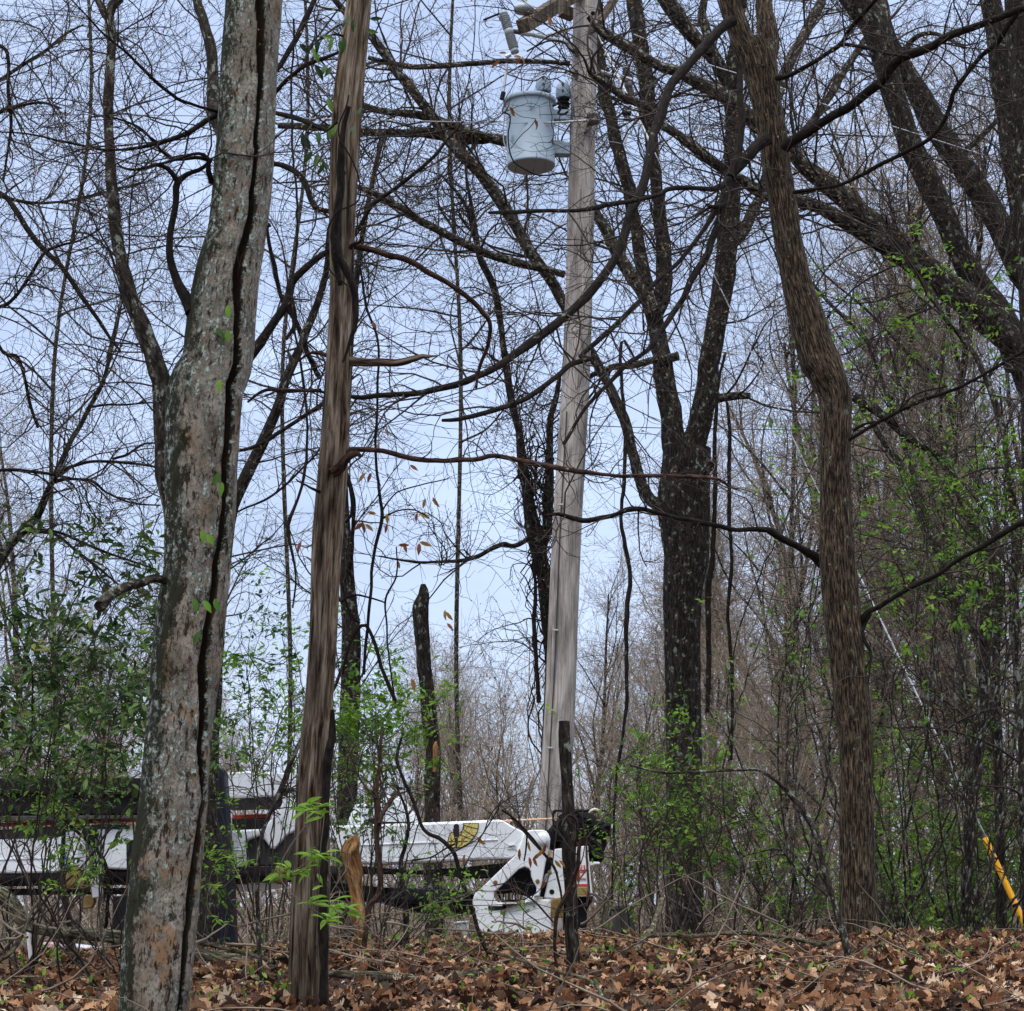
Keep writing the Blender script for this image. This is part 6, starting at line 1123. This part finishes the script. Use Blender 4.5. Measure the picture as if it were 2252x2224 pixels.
# black covered head behind the elbow
slab('tip_cover', [['N', (460, 500), (520, 430), (560, 380), (640, 300), (690, 230), (760, 175), (860, 140), (960, 132), (1080, 145), (1170, 190), (1250, 245), (1330, 320), (1420, 330), (1520, 385), (1530, 450), (1490, 520), (1480, 590), (1430, 640), (1430, 720), (1390, 830), (1398, 900), (1380, 960), (1330, 1010), (1250, 995), (1130, 990), (1118, 735), (1000, 775), (590, 800), (520, 780), (500, 700), (512, 620)]], YB+.16, .42, MT['rubber'], truck, .06)
for i in range(22):
    c = np.array([rs_.uniform(620, 1350), rs_.uniform(230, 860)]); rr = rs_.uniform(70, 230); a0 = rs_.uniform(0, 6.28); n = 14
    q2 = [(c[0]+rr*math.cos(a0+k_*.32)*1.2, c[1]+rr*.75*math.sin(a0+k_*.32), 30) for k_ in range(n)]; q2 = [(min(max(a, 560), 1440), min(max(b, 170), 940), w_) for a, b, w_ in q2]
    P, R = trace(['N']+q2, YB+.14-rs_.uniform(0, .08)); g = Geo(); g.tubes(P, R*rs_.uniform(.5, 1.2), 8); part('hydraulic_hose', g, MT['rubber'], truck, True)
g = Geo(); P, R = trace(['N', (1140, 200, 20), (1180, 165, 44), (1230, 148, 52), (1290, 165, 48), (1330, 200, 34), (1350, 240, 14)], YB+.05); g.tubes(P, R, 14); part('tip_cap', g, plain('cream_plastic', (.62, .62, .48), .5), truck, True)
slab('tip_bracket', [['N', (1130, 990), (1300, 996), (1322, 1010), (1305, 1042), (1240, 1040), (1150, 1068)]], YB+.05, .06, MT['white'], truck, .006)
part('tip_light', lathe(W('N', 1518, 424, YB+.1), W('N', 1518, 424, YB+.06), [(0, .016), (1, .014)], 12), MT['lblwhite'], truck)
# fibreglass rod along the top
part('fibreglass_rod', rod(W('M', 1330, 362, YB+.1), W('N', 640, 295, YB+.1), .0075), plain('peach_fibreglass', (.72, .45, .28), .5), truck)
part('orange_rod', rod(W('L', -600, 722, YB+.3), W('K', 770, 608, YB+.3), .016), MT['orange'], truck)
# underside: pipes, cylinder, rails and a shade strip
slab('under_boom_shade', [['K', (1560, 1096), 'H', (900, 905), (1150, 925), (1500, 900), (1880, 860), (1850, 900), (1700, 975), (1560, 985), (1400, 965), (1150, 950), (800, 950)]], YB+.08, .16, MT['blacks'], truck, .01)  # black slab put in for the shade beneath the boom
part('hydraulic_cylinder', lathe(W('H', 980, 1095, YB+.15), W('H', 1500, 1118, YB+.15), [(0, .05), (.0, .055), (.7, .055), (.71, .065), (.8, .065), (.81, .03), (1, .03)], 24), MT['navy'], truck, True)
slab('cylinder_mount', [['H', (540, 1000), (900, 1040), (1150, 1050), (1500, 1070), (1580, 1100), (1600, 1230), (1150, 1220), (900, 1150), (560, 1130)]], YB+.3, .1, MT['blacks'], truck, .01)
part('rotating_pipe', lathe(W('L', -700, 1240, YB+.05), W('K', 1460, 1190, YB+.05), [(0, .062), (.36, .062), (.36, .072), (.40, .072), (.40, .062), (.75, .062), (.75, .068), (.78, .068), (.78, .058), (1, .058)], 28), MT['blacks'], truck, True)
part('end_pulley', lathe(W('K', 900, 1200, YB-.03), W('K', 900, 1200, YB+.1), [(0, .02), (0, .06), (.1, .07), (.9, .07), (1, .06)], 24), MT['rust'], truck, True)
slab('rail', [['L', (-700, 1345), (700, 1335), (1300, 1330), (1300, 1395), (700, 1398), (-700, 1412)]], YB+.1, .08, MT['blacks'], truck, .008)
slab('white_rail', [['K', (410, 1268), (900, 1262), (900, 1330), (640, 1372), (410, 1360)]], YB+.2, .06, MT['white'], truck, .008)
# left white beams and covers
slab('lower_boom', [['L', (-700, 880), (0, 845), (555, 828), (640, 800), (650, 772), (820, 752), (870, 742), (1250, 745), 'K', (380, 760), (540, 748), (720, 742), (700, 800), (560, 850), (540, 890), (565, 1112), (440, 1130), 'L', (1255, 1150), (880, 1130), (700, 1110), (560, 1180), (300, 1185), (-700, 1190)]], YB-.02, .3, MT['white'], truck, .015)
slab('weld_seam', [['L', (-700, 1062), (600, 1020), (600, 1034), (-700, 1076)]], YB-.028, .01, MT['white'], truck, .002); slab('weld_seam', [['L', (640, 862), (1000, 838), (1000, 850), (640, 874)]], YB-.028, .01, MT['white'], truck, .002)
slab('weld_seam', [['K', (390, 945), (548, 945), (548, 955), (390, 955)]], YB-.028, .01, MT['white'], truck, .002)
slab('dark_beam', [['L', (-700, 780), (0, 750), (470, 720), (980, 700), (1250, 700), (1250, 740), (860, 748), (640, 770), (560, 825), (0, 842), (-700, 880)]], YB+.02, .2, MT['greys'], truck, .008)
slab('cable_guide', [['L', (770, 900), (800, 870), (880, 870), (905, 1150), (900, 1200), (1000, 1120), (1030, 1370), (1020, 1420), (920, 1435), (880, 1160), (780, 1150)]], YB-.09, .06, MT['galv'], truck, .006)
for x0 in (890, 925, 955, 985):
    P, R = trace(['L', (x0-15, 780, 11), (x0-8, 900, 11), (x0+8, 1100, 11), (x0+10, 1290, 11)], YB-.10); g = Geo(); g.tubes(P, R, 6); part('winch_rope', g, MT['blacks'], truck, True)
part('sheave', lathe(W('L', 905, 800, YB-.12), W('L', 905, 800, YB-.06), [(0, .05), (.2, .06), (.8, .06), (1, .05)], 24), MT['blacks'], truck, True)
P, R = trace(['L', (640, 880, 22), (648, 1000, 24), (675, 1090, 26), (680, 1170, 20)], YB-.07); g = Geo(); g.tubes(P, R, 6); part('blue_strap', g, MT['blue'], truck, True)
slab('rusty_hook_block', [['L', (840, 1400), (930, 1400), (948, 1470), (920, 1530), (830, 1545), (820, 1480)]], YB-.05, .07, MT['rust'], truck, .01)
slab('hose_bundle', [['L', (640, 1180), (700, 1110), (790, 1130), (900, 1190), (900, 1330), (830, 1360), (640, 1340)]], YB-.07, .1, MT['rust'], truck, .03)
slab('outrigger_post', [['K', (200, 132), (290, 128), (322, 165), (345, 500), (372, 900), (402, 1300), (425, 1860), 'S', (514, 2140), (474, 2140), 'K', (240, 1860), (215, 1500), (190, 1150), (168, 700), (175, 400)]], YB-.4, .26, MT['navy'], truck, .012)
slab('outrigger_post', [['L', (1258, 850), (1345, 850), (1310, 1200), (1260, 1700), 'S', (268, 2140), (236, 2140), 'L', (1110, 1850), (1125, 1420), (1275, 1400), (1262, 1150)]], YB-.3, .22, MT['blacks'], truck, .012)
slab('upper_boom', [['K', (325, 182), (590, 164), (820, 178), (1085, 182), (1090, 440), (1080, 480), (1060, 640), (1045, 755), (960, 800), (835, 945), (790, 935), (700, 800), (720, 745), (800, 640), (862, 600), (915, 470), (905, 412), (620, 425), (352, 432), (345, 300)]], YB+.05, .28, MT['white'], truck, .012)
slab('upper_boom_lip', [['K', (352, 434), (620, 427), (905, 414), (940, 425), (900, 500), (850, 532), (400, 552), (352, 470)]], YB+.12, .14, MT['greys'], truck, .004)
slab('side_plate', [['K', (345, 485), (402, 590), (402, 765), (372, 765)]], YB-.06, .05, MT['white'], truck, .005)
slab('lower_dark_beam', [['K', (402, 640), (760, 625), (740, 745), (540, 745), (402, 755)]], YB+.15, .1, MT['blacks'], truck, .005)
slab('grey_cover', [['K', (545, 880), (640, 820), (700, 835), (760, 900), (835, 950), (900, 850), (985, 778), (1060, 790), (1200, 860), (1200, 1110), (560, 1115)]], YB+.1, .2, MT['greys'], truck, .015)
slab('domed_cover', [['H', (672, 612), (690, 560), (712, 500), (735, 462), (775, 448), (812, 462), (838, 520), (826, 560), (826, 612)]], YB+.25, .25, MT['white'], truck, .03)
slab('domed_cover', [['H', (840, 612), (860, 520), (905, 430), (950, 396), (1050, 402), (1110, 470), (1160, 540), (1192, 600), (1192, 612)]], YB+.3, .3, MT['white'], truck, .03)
slab('black_frame', [['H', (826, 560), (900, 560), (940, 590), (1160, 590), (1160, 620), (826, 620)]], YB+.2, .06, MT['blacks'], truck, .004)
# black tool body at the upper left
slab('black_box_beam', [['L', (-700, 232), (1420, 232), (1425, 385), (-700, 392)]], YB-.1, .5, MT['blacks'], truck, .012)
slab('black_box_beam', [['L', (-700, 402), (1425, 394), (1425, 600), (-700, 605)]], YB-.06, .45, MT['rubber'], truck, .012)
slab('black_rail', [['L', (-700, 615), (700, 608), (1425, 604), (1425, 640), (700, 650), (-700, 690)]], YB-.1, .1, MT['greys'], truck, .006)
# small things at the foot of the bank
wp = TR([(60, 2205, 8), (67, 2120, 8.5), (62, 2060, 8.5), (66, 2005, 9)], 10.6, 10.6, 3, .004); g = Geo(); g.tubes(*ext(wp), 10); tag(g.build('marker_stake', MT['lblwhite'], None, origin=wp[0][0]), 'thin white stake standing in the leaves at the far left', 'stake')
rb_ = thing('fuel_can', 'faded red metal box half hidden behind the fallen log at the left', 'box', W('G', 355, 1580, 12))
slab('body', [['G', (300, 1486), (408, 1486), (408, 1640), (305, 1640)]], 12, .16, MT['lblred'], rb_, .01); slab('lid', [['G', (300, 1428), (375, 1426), (400, 1440), (400, 1482), (300, 1482)]], 12.02, .12, plain('pink_label', (.55, .35, .36), .5), rb_, .01)
bb = thing('plastic_bin', 'pale blue grey plastic bin half hidden behind the fallen log at the left', 'bin', W('G', 540, 1560, 12.2))
slab('body', [['G', (425, 1470), (650, 1500), (640, 1640), (430, 1640)]], 12.2, .3, plain('bluegrey_plastic', (.36, .4, .5), .5), bb, .01); slab('rim', [['G', (418, 1440), (660, 1470), (660, 1500), (418, 1472)]], 12.18, .34, plain('pale_plastic', (.55, .56, .6), .5), bb, .006)
cb = thing('utility_pedestal', 'dark grey utility pedestal half sunk behind the bank right of the boom', 'pedestal', W('I', 1190, 1330, 14))
slab('body', [['I', (1105, 1195), (1140, 1180), (1235, 1178), (1250, 1200), (1262, 1330), (1265, 1420), (1110, 1420)]], 14, .22, MT['greys'], cb, .02); slab('lid', [['I', (1098, 1182), (1130, 1166), (1240, 1164), (1258, 1186), (1256, 1200), (1100, 1200)]], 13.99, .24, MT['greys'], cb, .008)
gb_ = thing('grey_box', 'small pale grey box low behind the leaves left of the elbow bracket', 'box', W('H', 1480, 1360, 13.6))
slab('body', [['H', (1430, 1300), (1525, 1290), (1530, 1420), (1440, 1420)]], 13.6, .18, MT['galv'], gb_, .01); slab('lid', [['H', (1425, 1285), (1530, 1276), (1530, 1290), (1425, 1300)]], 13.59, .2, MT['galv'], gb_, .004)
# long hanging vines right of the pole
for i, (lb, p, Y) in enumerate([
    ('long thin vine hanging straight down between the pole and the forked trunk', ['B', (1550, 1900, 12), 'E', (1475, 0, 16), (1480, 300, 18), (1490, 560, 20), (1470, 860, 20), (1480, 980, 22), (1510, 1200, 24), (1500, 1500, 24), (1495, 1900, 20), 'I', (1120, 300, 20), (1110, 800, 18), (1080, 1250, 14)], 15),
    ('vine hanging beside the right side of the forked trunk', ['F', (340, 60, 14), (310, 220, 16), (290, 440, 22), (290, 700, 24), (280, 950, 24), (270, 1150, 30), (245, 1300, 34), (255, 1500, 30), (260, 1750, 26), (250, 1950, 24)], 19.5),
    ('thin vine hanging right of the forked trunk from its broken stub', ['F', (350, 320, 16), (365, 560, 20), (362, 900, 20), (375, 1150, 20), (360, 1400, 18), (375, 1700, 18), (370, 2200, 16)], 19.3),
    ('slack vine loop crossing low beside the vine wrapped tree', ['E', (1010, 1150, 16), (1015, 1400, 22), (1020, 1600, 24), (1035, 1900, 22)], 20),
    ('vine hanging from the top between the lichen trunk and the cedar', ['A', (1540, 100, 10), (1545, 700, 12), (1560, 1000, 12), (1540, 1500, 12), 'D', (1600, 400, 14), (1580, 750, 16), (1520, 960, 20), (1530, 1080, 16), (1560, 1200, 12), (1550, 1400, 10)], 8.4),
    ('dark vine clinging to the left side of the cedar snag', ['A', (1830, 560, 26), (1790, 800, 40), (1770, 1000, 46), (1760, 1250, 50), (1800, 1380, 46), (1860, 1480, 42), (1870, 1620, 34), (1840, 1740, 22), (1780, 1900, 12)], 7.16),
    ('thin vine spiralling over the front of the cedar snag', ['A', (1830, 500, 8), (1780, 700, 8), (1860, 880, 9), (1880, 1050, 9), (1750, 1130, 8), (1720, 1380, 8), (1830, 1500, 8)], 7.12)]):
    P, R = wiggle(trace(p, Y, Y), .012, 3, i+7); g = Geo(); g.tubes(P, R, 8, disp=knotty(.15, 12, i)); tag(g.build('hanging_vine', MT['black'], None, origin=P[len(P)//2]), lb, 'vine', 'hanging vines')
